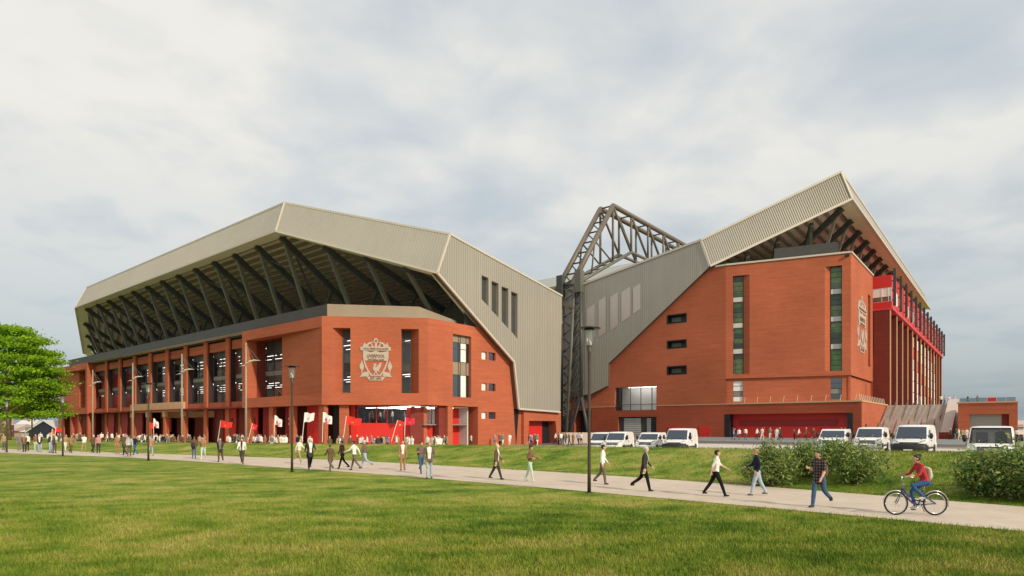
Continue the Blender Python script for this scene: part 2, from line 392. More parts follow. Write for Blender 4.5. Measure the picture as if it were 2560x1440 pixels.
for i in range(16):
    a = MS.world(-44 + 3.0 * i, -55); b = MS.world(-44 + 3.0 * i, -49.5)
    n = 5
    for k in range(n):
        p, q = a.lerp(b, k / n), a.lerp(b, (k + 1) / n); w = RM @ Vector((0.06, 0, 0))
        lines.poly([(*(c.xy), gz(c.x, c.y) + 0.075) for c in (p - w, p + w, q + w, q - w)])
lines.build('parking_markings', mat('white_paint', (0.8, 0.8, 0.78), 0.7), kind='structure')
# ------------------------------------------------------------------ crest and bird outlines (units: 1 = crest height, origin bottom centre)
def cpt(pts): return [((x - 597) / 1140.0, (1275 - y) / 1140.0) for x, y in pts]
BIRD = cpt([(515, 850), (545, 815), (590, 808), (612, 830), (606, 865), (585, 900), (600, 920), (640, 870), (700, 800), (735, 765), (742, 800), (728, 870), (705, 930), (668, 985), (690, 1000), (700, 1050), (688, 1055), (676, 1020), (640, 1010), (618, 1015), (640, 1085), (665, 1095), (660, 1108), (605, 1105), (618, 1085), (590, 1030), (580, 1070), (578, 1095), (560, 1108), (505, 1105), (512, 1095), (552, 1085), (572, 1020), (535, 990), (515, 940), (525, 900), (560, 862), (548, 845), (525, 862)])
def text_mesh(body, size, depth=0.02):
    c = bpy.data.curves.new('t', 'FONT'); c.body = body; c.size = size; c.extrude = depth; c.align_x = 'CENTER'; c.align_y = 'CENTER'; c.resolution_u = 2; c.offset = size * 0.02
    o = bpy.data.objects.new('t', c); col.objects.link(o)
    dg = bpy.context.evaluated_depsgraph_get(); me = bpy.data.meshes.new_from_object(o.evaluated_get(dg))
    bpy.data.objects.remove(o); bpy.data.curves.remove(c); return me
def flat_mesh(name, loops_list, T, w0, w1, matl, parent, **tags):
    """extruded outlines: each entry (outer, holes); T maps (u, v, w) to the parent's axes"""
    b = MB()
    for outer, holes in loops_list:
        b.holed(outer, holes, lambda u, v, w: T(u, v, w1 + w), depth=w0 - w1, rim=w0 - w1)
    return b.build(name, matl, parent, **tags)
def add_text(name, body, size, T, u, v, w, matl, parent, sx=1.0):
    me = text_mesh(body, size); me.materials.append(matl)
    for vt in me.vertices: vt.co = T(u + vt.co.x * sx, v + vt.co.y, w - vt.co.z)
    return obj(name, me, parent)
def ellipse(cx, cy, rx, ry, n=14): return [(cx + rx * math.cos(2 * math.pi * k / n), cy + ry * math.sin(2 * math.pi * k / n)) for k in range(n)]
def make_crest(parent, T0, h, ground_mat):
    """club crest standing proud of a wall; T0(u, v, w) with w out of the wall negative"""
    T = lambda u, v, w: T0(u * h, v * h, w)
    P = lambda pts: cpt(pts)
    plate = P([(200, 375), (985, 375), (985, 468), (200, 468)])
    root = flat_mesh('crest', [(plate, [])], T, 0, -0.12, CREST, parent)
    root['label'] = 'pale metal crest with a bird on a shield under a name plate'
    sh_o = P([(262, 468), (330, 470), (470, 520), (597, 470), (720, 522), (860, 490), (928, 468), (925, 640), (905, 780), (860, 920), (790, 1050), (720, 1140), (470, 1140), (400, 1050), (330, 920), (285, 780), (268, 640)])
    sh_i = P([(310, 735), (880, 735), (862, 800), (815, 920), (755, 1030), (690, 1115), (505, 1115), (440, 1030), (375, 920), (330, 800)])
    flat_mesh('shield', [(sh_o, [sh_i])], T, 0, -0.09, CREST, root)
    flat_mesh('bird', [(BIRD, [])], T, 0, -0.08, CREST, root)
    # scrollwork over the plate
    sc = [(P([(255, 372), (300, 255), (330, 290), (345, 318), (410, 255), (500, 235), (540, 262), (470, 285), (520, 320), (545, 372), (470, 372), (490, 340), (465, 300), (420, 300), (400, 340), (420, 372)]), [])]
    sc.append(([(-u, v) for u, v in sc[0][0]], []))
    sc.append((P([(560, 372), (575, 290), (535, 230), (545, 175), (597, 130), (650, 175), (660, 230), (620, 290), (635, 372)]), [P([(570, 235), (575, 190), (597, 175), (622, 190), (625, 235), (597, 262)])]))
    flat_mesh('scrollwork', sc, T, 0, -0.07, CREST, root)
    for sx in (-1, 1):
        fl = [(sx * a, b) for a, b in P([(945, 1010), (940, 985), (905, 920), (905, 850), (935, 800), (960, 730), (985, 800), (1020, 860), (1012, 930), (975, 985), (970, 1010), (985, 1035), (930, 1035)])]
        flat_mesh('torch', [(fl, [])], T, 0, -0.07, CREST, root)
        rb = [(sx * a, b) for a, b in P([(800, 1020), (985, 1060), (960, 1100), (1015, 1165), (830, 1150), (770, 1130), (790, 1050)])]
        flat_mesh('ribbon_tail', [(rb, [])], T, 0, -0.065, CREST, root)
    flat_mesh('ribbon', [(P([(345, 1150), (480, 1165), (597, 1160), (720, 1165), (845, 1150), (760, 1262), (597, 1255), (435, 1262)]), [])], T, 0, -0.10, CREST, root)
    add_text('lettering', 'LIVERPOOL', 0.10, T, 0.0, (1275 - 617) / 1140, -0.105, LETR, root, 0.80)
    add_text('lettering', 'FOOTBALL CLUB', 0.055, T, 0.0, (1275 - 708) / 1140, -0.105, LETR, root, 0.85)
    add_text('lettering', "YOU'LL NEVER WALK ALONE", 0.05, T, 0.0, (1275 - 424) / 1140, -0.135, LETR, root, 0.86)
    add_text('lettering', 'EST\u00b71892', 0.075, T, 0.0, (1275 - 1208) / 1140, -0.115, LETR, root, 0.9)
    return root

# ------------------------------------------------------------------ the lower stand (long facade to the left, chamfered corner, ribbed gable)
LSO = obj('brick_stand', None, loc=LS.o, rz=ANG, label='long red brick stand with piers, chamfered crest corner and grey folded roof', cat='stand')
LEN, LENR = 107.0, 115.0
ZT, ZB = 16.3, 5.3                       # top of the brick, underside of the overhanging storey
XI = -20.0                               # inner edge of the corner pavilion
C1 = Vector((9.2, 9.3, 0))               # far end of the chamfer
SX = 9.2                                 # plane of the gable side
GBASE = -0.4
def front(y): return lambda u, v, w: (u, y + w, v)
def lx(px, y): return LS.hit(px, 900, 1, y).x
def lz(px, py, y): return LS.hit(px, py, 1, y).z
def mirror_x(x): return -LEN - x
def mirror_r(x): return -LENR - x
def quad_wall(parent, name, p0, p1, z0, z1, matl, thick=0.0):
    b = MB(); b.poly([(p0[0], p0[1], z0), (p1[0], p1[1], z0), (p1[0], p1[1], z1), (p0[0], p0[1], z1)]); return b.build(name, matl, parent)
def panes_grid(parent, T, us, vs, w, fw, glass, frame, name='window_pane', fname='window_frame', skip=()):
    """a glazed opening: each pane is a part, the bars are the frame"""
    fb = MB()
    for u in us: fb_bar(fb, T, u - fw / 2, u + fw / 2, vs[0], vs[-1], w - 0.06, w + 0.06)
    for v in vs:
        for u0, u1 in zip(us[:-1], us[1:]): fb_bar(fb, T, u0 + fw / 2, u1 - fw / 2, v - fw / 2, v + fw / 2, w - 0.04, w + 0.04)
    fr = fb.build(fname, frame, parent)
    for i in range(len(us) - 1):
        for k in range(len(vs) - 1):
            if (i, k) in skip: continue
            b = MB(); g = glass(i, k) if callable(glass) else glass
            b.poly([T(us[i], vs[k], w), T(us[i + 1], vs[k], w), T(us[i + 1], vs[k + 1], w), T(us[i], vs[k + 1], w)])
            b.build(name, g, fr)
    return fr
def fb_bar(b, T, u0, u1, v0, v1, w0, w1, m=0):
    b.hexa([T(u0, v0, w0), T(u1, v0, w0), T(u1, v0, w1), T(u0, v0, w1), T(u0, v1, w0), T(u1, v1, w0), T(u1, v1, w1), T(u0, v1, w1)], m)

def pavilion(mir):
    """corner block of the long facade: proud frame, slanting recessed brick panel, tall window by the piers"""
    fx = (lambda x: mirror_x(x)) if mir else (lambda x: x)
    fr = MB(); T = lambda u, v, w: (fx(u), w, v)
    # frame: top band, bottom band, inner post (0.9 m deep)
    fb_bar(fr, T, XI, 0, ZT - 1.35, ZT, 0, 1.6); fb_bar(fr, T, XI, 0, ZB, ZB + 1.35, 0, 1.6); fb_bar(fr, T, XI, XI + 1.15, ZB + 1.35, ZT - 1.35, 0, 1.6)
    fr.build('facade_frame', BRICK, LSO)
    wx0, wx1 = XI + 1.15, XI + 9.0
    pa = MB(); slant = lambda x: 0.05 + 1.0 * (-x / (-wx1))
    pa.poly([(fx(wx1), slant(wx1), ZB + 1.35), (0 if not mir else fx(0), 0.05, ZB + 1.35), (fx(0), 0.05, ZT - 1.35), (fx(wx1), slant(wx1), ZT - 1.35)])
    pa.poly([(fx(wx1), slant(wx1), ZB + 1.35), (fx(wx1), 3.0, ZB + 1.35), (fx(wx1), 3.0, ZT - 1.35), (fx(wx1), slant(wx1), ZT - 1.35)])
    pa.build('brick_panel', BRICK, LSO)
    rv = MB(); rv.poly([(fx(wx0), 1.6, ZB + 1.3), (fx(wx0), 3.0, ZB + 1.3), (fx(wx0), 3.0, ZT - 1.3), (fx(wx0), 1.6, ZT - 1.3)])
    rv.poly([(fx(wx0), 1.6, ZB + 1.36), (fx(wx0), 3.0, ZB + 1.36), (fx(wx1), 3.0, ZB + 1.36), (fx(wx1), 1.6, ZB + 1.36)])
    rv.poly([(fx(wx0), 1.6, ZT - 1.36), (fx(wx0), 3.0, ZT - 1.36), (fx(wx1), 3.0, ZT - 1.36), (fx(wx1), 1.6, ZT - 1.36)])
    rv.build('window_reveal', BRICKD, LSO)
    us = [wx0 + 0.2, wx0 + 2.4, wx0 + 5.0, wx1]
    us = [fx(u) for u in us]; us = sorted(us)
    glazed_bay(us, 3.0, [ZB + 1.4, 9.1, 9.95, 10.7, 13.3, ZT - 1.4], 'red')

def glazed_bay(us, y, zl, kind):
    """two storeys of glass with a spandrel between; kind sets the wall seen inside"""
    T = front(y)
    z0, z1, z2, z3, z4, z5 = zl
    panes_grid(LSO, T, us, [z0, z1], 0, 0.14, GLASS, DGREY)
    panes_grid(LSO, T, us, [z3, (z3 + z4) / 2 + 0.3, z4] if kind != 'red' else [z3, z4], 0, 0.14, GLASS, DGREY)
    for u0, u1 in zip(us[:-1], us[1:]):
        b = MB(); b.box(u0 + 0.08, u1 - 0.08, y - 0.05, y + 0.1, z1 + 0.07, z2); b.build('spandrel_panel', DGREY, LSO)
        b = MB(); b.box(u0 + 0.08, u1 - 0.08, y - 0.09, y + 0.1, z2 + 0.005, z3 - 0.07); b.build('spandrel_panel', MGREY, LSO)
        b = MB(); b.box(u0 + 0.08, u1 - 0.08, y - 0.05, y + 0.1, z4 + 0.07, z5); b.build('spandrel_panel', DGREY, LSO)
    x0, x1 = us[0], us[-1]; wall = REDP if kind == 'red' else NAVY
    rm = MB(); rm.box(x0 - 0.2, x0 + (x1 - x0) * 0.42, y + 2.6, y + 2.8, z0 - 0.2, z5, 0)       # core wall close behind the glass
    rm.build('core_wall', wall, LSO)
    if kind != 'red':
        for k in range(3):
            c = MB(); xx = x0 + (x1 - x0) * (0.16 + 0.3 * k); c.box(xx, xx + 0.5, y + 1.2, y + 1.6, z0 - 0.1, z5); c.build('column', NAVY, LSO)
pavilion(False); pavilion(True)

# piers and bays of the long facade
PY = 1.0
xs_p = [XI] + [lx(p, PY) for p in (568, 513, 463)]
PX = [XI, -26.6, -34.0, -41.4, -48.9, -56.4, -63.9, -71.5, -79.1, mirror_x(XI)]
top_b, bot_b = 15.75, 5.4
pier0 = MB(); pier0.box(-0.55, 0.55, PY, PY + 0.28, GBASE, 16.15); pier_me = pier0.mesh('pier', [BRICK])
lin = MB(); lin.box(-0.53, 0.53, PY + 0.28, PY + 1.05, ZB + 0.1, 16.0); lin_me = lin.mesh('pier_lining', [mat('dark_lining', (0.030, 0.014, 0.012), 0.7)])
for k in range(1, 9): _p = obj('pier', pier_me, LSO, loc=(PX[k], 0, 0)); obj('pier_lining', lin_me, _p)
KINDS = ['red', 'red', 'navy', 'navy', 'navy', 'navy', 'navy', 'red', 'red']
for k in range(9):
    x1, x0 = PX[k] - (0.56 if k else 0.0), PX[k + 1] + (0.56 if k < 8 else 0.0)
    b = MB(); b.box(x0, x1, PY + 0.45, PY + 2.3, 14.4, top_b); b.build('lintel_band', BRICK, LSO)
    if k not in (3, 4, 5):
        b = MB(); b.box(x0, x1, PY + 0.35, PY + 2.3, bot_b, 6.35); b.build('sill_band', BRICK, LSO)
    glazed_bay([x0 + 0.05, x0 + (x1 - x0) * 0.5, x1 - 0.05] if KINDS[k] == 'red' else [x0 + 0.05, x0 + (x1 - x0) * 0.36, x0 + (x1 - x0) * 0.68, x1 - 0.05],
               PY + 1.1, [6.4, 9.2, 9.95, 10.6, 13.5, 14.4], KINDS[k])
# entrance: pale stone lintel over three bays with its stone-headed pillars
b = MB(); b.box(PX[6] - 0.2, PX[3] + 0.2, PY - 0.55, PY + 2.0, 5.2, 6.75); lint = b.build('entrance_lintel', STONE, LSO)
b = MB(); b.box(PX[6], PX[3] + 8.0, PY + 4.8, PY + 5.2, 4.2, 5.4); b.build('entrance_beam', STONE, lint)
for k in (3, 4, 5, 6):
    b = MB(); b.box(PX[k] - 0.45, PX[k] + 0.45, PY - 0.5, PY + 0.2, 4.3, 5.2); b.build('pillar_head', STONE, lint)
    b = MB(); b.box(PX[k] - 0.34, PX[k] + 0.34, PY - 0.42, PY - 0.02, GBASE, 4.3); b.build('pillar', BRICK, lint)
b = MB()                                                   # worn inscription, cut strokes that can no longer be read
random.seed(3)
x = PX[6] + 5.0
while x < PX[3] - 5.0:
    if random.random() < 0.8:
        h = random.choice((0.5, 0.55)); b.box(x, x + 0.12, PY - 0.57, PY - 0.55, 5.75, 5.75 + h)
        if random.random() < 0.6: b.box(x + 0.121, x + 0.40, PY - 0.57, PY - 0.55, 5.75 + random.choice((0, 0.22, 0.4)), 5.88 + random.choice((0.0, 0.22, 0.4)))
    x += 0.85
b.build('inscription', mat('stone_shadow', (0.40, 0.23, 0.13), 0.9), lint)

# ground floor: back wall, alternating door recesses, gate numbers
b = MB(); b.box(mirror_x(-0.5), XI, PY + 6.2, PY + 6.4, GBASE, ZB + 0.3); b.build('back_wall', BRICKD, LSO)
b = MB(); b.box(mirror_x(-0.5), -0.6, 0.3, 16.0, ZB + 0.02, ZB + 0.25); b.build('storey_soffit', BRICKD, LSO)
def door_bay(x0, x1, y, num=None, mate=REDD):
    d = MB(); d.box(x0, x1, y, y + 0.2, GBASE, ZB); o = d.build('door_panel', mate, LSO)
    n = 3
    for k in range(n):
        l = MB(); xa = x0 + (x1 - x0) * k / n; xb = x0 + (x1 - x0) * (k + 1) / n; l.box(xa + 0.05, xb - 0.05, y - 0.05, y - 0.003, GBASE + 0.1, 2.5); l.build('door', mate, o)
    if num:
        nb = MB(); nb.box(x0 + 0.1 * (x1 - x0), x0 + 0.75 * (x1 - x0), y - 0.08, y - 0.055, 2.65, 3.9); nbo = nb.build('number_board', BRICKD, o)
        add_text('number', num, 1.35, lambda u, v, w: (u, w, v), x0 + 0.45 * (x1 - x0), 3.27, y - 0.10, WHITE, o)
    return o
for k, num in ((0, '4'), (1, '6'), (6, None), (7, None), (8, None)):
    x1, x0 = PX[k] - 0.6, PX[k + 1] + 0.6; door_bay(x0 + 2.4, x1, PY + 1.7, num, REDP)
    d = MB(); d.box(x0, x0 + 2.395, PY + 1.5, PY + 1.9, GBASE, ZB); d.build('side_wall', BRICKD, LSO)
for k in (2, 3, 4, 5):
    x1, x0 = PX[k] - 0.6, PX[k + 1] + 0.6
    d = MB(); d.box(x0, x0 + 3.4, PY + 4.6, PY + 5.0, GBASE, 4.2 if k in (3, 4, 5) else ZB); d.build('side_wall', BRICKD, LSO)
bn = MB(); bn.box(PX[4] - 4.6, PX[4] - 1.9, PY + 4.3, PY + 4.5, 1.9, 4.1); bno = bn.build('banner', REDP, LSO)
for u0, v0, u1, v1 in ((PX[4] - 4.6, 0.2, PX[4] - 1.9, 1.3), (PX[5] - 2.6, 1.6, PX[5] - 1.5, 4.0), (PX[5] - 2.6, -0.2, PX[5] - 1.5, 1.0)):
    bn = MB(); bn.box(u0, u1, PY + 4.3, PY + 4.5, v0, v1); bn.build('banner', REDP, LSO)
GOLD = mat('gold_print', (0.55, 0.30, 0.05), 0.6)
flat_mesh('bird', [([(PX[4] - 3.25 + u * 5.0, 1.3 + v * 5.0) for u, v in BIRD], [])], lambda u, v, w: (u, PY + 4.29 + w, v), 0, -0.02, GOLD, bno)
# under the corner pavilions: piers and red walls
for fx in (lambda x: x, mirror_x):
    for xa, xb in ((-1.2, 0.0), (-8.1, -7.0), (-13.2, -12.2), (-19.3, -18.3)):
        d = MB(); d.box(min(fx(xa), fx(xb)), max(fx(xa), fx(xb)), 0.35, 0.9, GBASE, ZB - 0.003); d.build('pier', BRICK, LSO)
    for i, (xa, xb) in enumerate(((-6.6, -2.2), (-12.0, -9.2), (-18.0, -14.6))):
        a, c = sorted((fx(xa), fx(xb))); door_bay(a, c, 2.1, '2' if (i == 1 and fx(1) == 1) else None, REDD if i else REDP)
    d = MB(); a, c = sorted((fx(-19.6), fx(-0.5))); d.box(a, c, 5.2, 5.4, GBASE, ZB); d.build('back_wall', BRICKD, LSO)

# chamfered corner with the crest
cu = (C1 - Vector((0, 0, 0))); CL = cu.length; cu = cu.normalized(); cn = Vector((-cu.y, cu.x, 0))          # cn points inward
def TC(u, v, w): p = cu * u + cn * w; return (p.x, p.y, v)
def ch(px, py):                                            # pixel on the chamfer face -> (u, z)
    p0 = RI @ (Vector((0, 0, EYE)) - LS.o); d = RI @ ray(px, py); t = -(p0.dot(cn)) / d.dot(cn); q = p0 + d * t; return q.dot(cu), q.z
u1a, za = ch(830, 819); u1b, zb = ch(876, 982); u2a, _ = ch(1003, 819); u2b, _ = ch(1047, 982)
b = MB(); b.holed(rect(0, CL, ZB, ZT), [rect(u1a, u1b, zb, za), rect(u2a, u2b, zb, za)], TC, depth=None)
b.poly([TC(0, ZB, 0), TC(CL, ZB, 0), TC(CL, ZB, 1.8), TC(0, ZB, 1.8)])
for (a, c, sp) in ((u1a, u1b, 1), (u2b, u2a, -1)):         # splayed slot: one reveal slants, the glass stands at the back
    m_ = a + (c - a) * 0.5
    b.poly([TC(a, zb, 0), TC(m_, zb, 1.5), TC(m_, za, 1.5), TC(a, za, 0)]); b.poly([TC(c, zb, 0), TC(c, zb, 1.5), TC(c, za, 1.5), TC(c, za, 0)])
    b.poly([TC(a, za, 0), TC(c, za, 0), TC(c, za, 1.5), TC(m_, za, 1.5)]); b.poly([TC(a, zb, 0), TC(c, zb, 0), TC(c, zb, 1.5), TC(m_, zb, 1.5)])
chw = b.build('chamfer_wall', BRICK, LSO)
for (a, c) in ((u1a, u1b), (u2b, u2a)):
    m_ = a + (c - a) * 0.5; lo, hi = min(m_, c), max(m_, c)
    panes_grid(LSO, TC, [lo, hi], [zb, 9.6, 10.6, 13.7, za], 1.45, 0.1, lambda i, k: DGREY if k in (1, 3) else GLASS, DGREY)
cc = (u1b + u2a) / 2
_, ctop = ch(938, 845); _, cbot = ch(938, 953)
make_crest(LSO, lambda u, v, w: TC(cc + u, cbot + v, w), ctop - cbot, BRICK)

# gable side facing the taller stand
TS = lambda u, v, w: (SX - w, u, v)                        # u = local y, w inward
def sy(px, x=SX): return LS.hit(px, 900, 0, x).y
def sz(px, py, x=SX): return LS.hit(px, py, 0, x).z
yw0, yw1 = sy(1132), sy(1178); zw1, zw0 = sz(1155, 838), sz(1155, 993)
ye = sy(1290) + 1.5; small = []
for (pa, pb) in ((880, 900), (958, 977), (1030, 1047)):
    z1, z0 = sz(1220, pa), sz(1220, pb); small += [rect(sy(1204), sy(1217), z0, z1), rect(sy(1221.5), sy(1239), z0, z1)]
yb = sy(1195)
b = MB(); b.holed([(9.3, ZB), (yb, ZB), (yb, GBASE), (ye, GBASE), (ye, 5.3), (ye + 10, 5.3), (ye + 10, ZT), (9.3, ZT)], [rect(yw0, yw1, zw0, zw1)] + small, TS, depth=[0.5] + [0.35] * 6)
b.poly([TS(9.3, ZB, 0), TS(yb, ZB, 0), TS(yb, ZB, 2), TS(9.3, ZB, 2)]); b.poly([TS(yb, ZB, 0), TS(yb, GBASE, 0), TS(yb, GBASE, 4), TS(yb, ZB, 4)])
b.build('gable_wall', BRICK, LSO)
SPAN = zw1 - zw0
panes_grid(LSO, TS, [yw0, yw0 + (yw1 - yw0) * 0.42, yw0 + (yw1 - yw0) * 0.52, yw0 + (yw1 - yw0) * 0.84, yw1], [zw0, zw0 + SPAN * 0.36, zw0 + SPAN * 0.57, zw0 + SPAN * 0.78, zw0 + SPAN * 0.88, zw1], 0.45, 0.07,
           lambda i, k: PARA if k in (1, 4) else (WHITE if i == 2 else GLASSD), DGREY)
for k, h in enumerate(small):
    (ua, va), (uc, vc) = h[0], h[2]; fr = MB(); fb_bar(fr, TS, ua + 0.002, uc - 0.002, va + 0.002, vc - 0.002, 0.28, 0.30); fr.build('window_pane', WHITE if k % 2 == 0 else GLASSD if k < 5 else NAVY, LSO)
fr = MB(); fr.box(SX - 0.8, SX - 0.6, yw0, yw1, zw0, zw1); fr.build('blind_wall', DGREY, LSO)

# ground floor of the corner: red wall, mezzanine glass, columns
def chd(u, w): p = cu * u + cn * w; return p
b = MB(); GW = 2.6
fb_bar(b, TC, ch(870, 1000)[0], ch(1060, 1000)[0] + 1.0, GBASE, ch(940, 1059)[1], GW, GW + 0.2); b.build('red_wall', REDP, LSO)
us = [ch(p, 1030)[0] + 0.25 for p in (880, 930, 958, 1014)]
panes_grid(LSO, TC, us, [ch(940, 1059)[1] + 0.02, ZB], GW + 0.1, 0.14, GLASS, REDP)
for pa, pb, mt, dw in ((826, 846, BLACK, 2.0), (846, 870, BRICK, 0.6), (870, 881, REDP, 2.0), (1014, 1024, REDP, 2.0), (1024, 1058, BRICKD, 1.2)):
    b = MB(); fb_bar(b, TC, ch(pa, 1050)[0], ch(pb, 1050)[0], GBASE, ZB - 0.004, dw, dw + 0.5); b.build('column', mt, LSO)
for pa, pb, mt, dx in ((1058, 1072, BRICK, 1.6), (1087, 1103, BRICKD, 0.5), (1103, 1116, BRICK, 0.02)):
    b = MB(); fb_bar(b, TS, sy(pa) + 1.2, sy(pb) + 1.2, GBASE, ZB - 0.004, dx, dx + 0.8); b.build('column', mt, LSO)
b = MB(); fb_bar(b, TS, 9.6, yb, GBASE, 2.6, 2.6, 2.8); b.build('red_wall', REDP, LSO)
b = MB(); fb_bar(b, TS, sy(1140) + 1.0, yb, 2.605, ZB, 2.6, 2.8); b.build('red_wall', REDP, LSO)
for k in range(6):
    b = MB(); fb_bar(b, TS, sy(1150) + 1.2, yb - 0.4, 0.6 + 0.7 * k, 0.64 + 0.7 * k, 2.56, 2.6); b.build('glazing_bar', PINK, LSO)
panes_grid(LSO, TS, [9.6, 12.4, sy(1140) + 1.0], [2.62, ZB], 2.7, 0.1, GLASS, REDP)
# porch under the grey gable
b = MB(); zc = sz(1340, 1026) ; y0p, y1p = sy(1303), sy(1396)
b.holed([(y0p, GBASE), (y0p, zc), (y1p, zc), (y1p, GBASE), (y1p - 0.9, GBASE), (y1p - 1.5, 3.45), (y0p + 1.3, 3.45), (y0p + 0.9, GBASE)], [], lambda u, v, w: (SX + 0.5 - w, u, v), rim=1.6)
b.build('porch_front', BRICK, LSO)
b = MB(); b.box(SX - 1.0, SX - 0.8, y0p + 0.2, y1p - 3.4, GBASE, 3.6); b.build('porch_door', REDP, LSO)
b = MB(); b.box(SX - 0.79, SX + 0.3, y0p + 1.0, y1p - 1.4, 3.46, 3.6); b.build('porch_soffit', REDP, LSO)
b = MB(); b.box(SX - 1.2, SX - 1.0, y1p - 3.39, y1p - 0.2, GBASE, 3.6); b.build('porch_side', BLACK, LSO)
b = MB(); b.holed([(sy(1284), 5.2), (sy(1290), GBASE), (sy(1297), 5.2)], [], lambda u, v, w: (SX + 0.03 + w, u, v)); b.build('recess_shade', BLACK, LSO)  # flat black panel; the shade of the recess is its colour

# parapet band behind the brick top
zp = 18.1; off = 1.3
pl = [(mirror_x(-3.0), off + 6), (mirror_x(-3.0), off), (0.2 - 1.0, off), (C1.x - off * 1.5, C1.y + 0.2), (SX - off - 0.3, 16.0)]
zt = [zp, zp, zp, zp - 0.1, 17.0]
for i in range(len(pl) - 1):
    (xa, ya), (xb, yb2) = pl[i], pl[i + 1]; b = MB()
    b.poly([(xa, ya, ZT - 0.3), (xb, yb2, ZT - 0.3), (xb, yb2, zt[i + 1]), (xa, ya, zt[i])])
    b.poly([(xa, ya, zt[i]), (xb, yb2, zt[i + 1]), (xb - 1.0 * (i > 1), yb2 + 2.5, zt[i + 1]), (xa - 1.0 * (i > 1), ya + 2.5, zt[i])])
    b.build('parapet', PARD if i < 2 else PARA, LSO)
b = MB(); b.poly([(mirror_x(0), 0, ZT - 0.02), (0, 0, ZT - 0.02), (C1.x, C1.y, ZT - 0.02), (SX, 34, ZT - 0.02), (mirror_x(SX), 34, ZT - 0.02), (mirror_x(SX), C1.y, ZT - 0.02)]); b.build('terrace_roof', TERR, LSO)
b = MB(); b.poly([(mirror_x(0), 0, GBASE), (mirror_x(0), 30, GBASE), (mirror_x(0), 30, ZT), (mirror_x(0), 0, ZT)])
b.build('end_wall', BRICK, LSO)

LITE2 = mat('bright_strip', (0.9, 0.9, 0.9), 0.5, emit=((1.0, 0.97, 0.92), 4.0))
# inside: floors, back wall and strip lights seen through the glass
for z in (9.55, 14.6):
    b = MB(); b.box(mirror_x(-1.5), -1.5, 4.7, 16.5, z, z + 0.25); b.build('floor_slab', CEIL, LSO)
    for k in range(4):
        b = MB(); yy = 5.0 + 2.9 * k
        for j in range(24):
            xa = -104 + 4.2 * j + (k % 2) * 1.6; b.box(xa, xa + 3.0, yy, yy + 0.10, z - 0.06, z - 0.006)
        b.build('strip_light', LITE, LSO, kind='stuff')
for z in (9.55, 14.6):
    b = MB(); b.box(PX[9] + 0.7, PX[0] - 0.7, 2.45, 4.69, z, z + 0.25); b.build('floor_slab', CEIL, LSO)
    for yy in (2.7, 3.6):
        b = MB()
        for k in range(9): b.box(PX[k + 1] + 1.0, PX[k] - 1.0, yy, yy + 0.12, z - 0.06, z - 0.006)
        b.build('strip_light', LITE2, LSO)
b = MB(); b.box(mirror_x(-1.5), -1.5, 16.5, 16.7, GBASE, ZT - 0.3); b.build('inner_wall', CEIL, LSO)
b = MB(); b.box(mirror_x(-1.5), -1.5, 4.7, 16.5, 6.1, 6.3); b.build('floor_slab', MGREY, LSO)
b = MB(); b.box(-1.4, 8.2, 9.5, 17.5, 2.75, 2.9); b.build('floor_slab', MGREY, LSO)
b = MB(); b.box(-1.4, 8.2, 17.5, 17.7, GBASE, ZT - 0.3); b.build('inner_wall', LGREY, LSO)
b = MB(); b.box(-1.4, 8.4, 6.8, 17.4, ZB - 0.2, ZB - 0.1); b.build('mezzanine_ceiling', WHITE, LSO)
for k in range(6):
    b = MB(); b.box(-1.0 + (k % 2), 7.8, 7.4 + 1.5 * k, 7.75 + 1.5 * k, ZB - 0.26, ZB - 0.206); b.build('strip_light', LITE2, LSO)
b = MB(); b.box(-1.4, 7.6, 11.0, 17.5, 9.7, 10.4); b.build('floor_slab', CEIL, LSO)
for z in (9.6, 14.6):
    for k in range(3):
        b = MB(); b.box(-1.0 + (k % 2), 7.4, 11.2 + 2.2 * k, 11.32 + 2.2 * k, z, z + 0.05); b.build('strip_light', LITE, LSO)

# ---- roof: eave corner E, chamfer end G, gable wall with ribs
ZE, YE = 30.0, 1.7
E = LS.hit(690, 578, 1, YE); E.z = E.z; T_ = LS.hit(712, 507, 1, YE + 2.0)
GX = SX + 0.9
G = LS.hit(1093, 682, 0, GX); GT = LS.hit(1115, 588, 0, GX - 0.7); GT.x = GX
H1 = LS.hit(1405, 740, 0, GX); H0 = LS.hit(1400, 1030, 0, GX); K0 = LS.hit(1297, 1022, 0, GX); K1 = LS.hit(1285, 905, 0, GX)
def mx(p): return Vector((mirror_r(p.x), p.y, p.z))
def ribbed(parent, name, a0, a1, b0, b1, n, prof=0.10, w=0.5):
    """sheet between the line a0-a1 and the line b0-b1 with n standing ribs"""
    b = MB()
    for k in range(n): t0, t1 = k / n, (k + 1) / n; b.poly([a0.lerp(a1, t0), a0.lerp(a1, t1), b0.lerp(b1, t1), b0.lerp(b1, t0)])
    o = b.build(name, CLAD, parent)
    r = MB()
    for k in range(n):
        t0, t1 = (k + 0.5 - w / 2) / n, (k + 0.5 + w / 2) / n
        p = [a0.lerp(a1, t0), a0.lerp(a1, t1), b0.lerp(b1, t1), b0.lerp(b1, t0)]; nrm = (p[1] - p[0]).cross(p[3] - p[0]).normalized()
        r.hexa([q + nrm * 0.002 for q in p] + [q + nrm * prof for q in p])
    r.build('cladding_rib', CLADR, o, kind='stuff'); return o
LW = Vector
fasc = ribbed(LSO, 'roof_fascia', mx(E), E, mx(T_), T_, 190, 0.05)
ribbed(LSO, 'roof_fascia', E, G, T_, GT, 62, 0.045)
ribbed(LSO, 'roof_fascia', mx(G), mx(E), mx(GT), mx(T_), 40, 0.09)
def trim(p, q, w, parent=LSO, m=TRIM, name='edge_trim', h=None):
    b = MB(); b.bar(p, q, w, h or w); return b.build(name, m, parent)
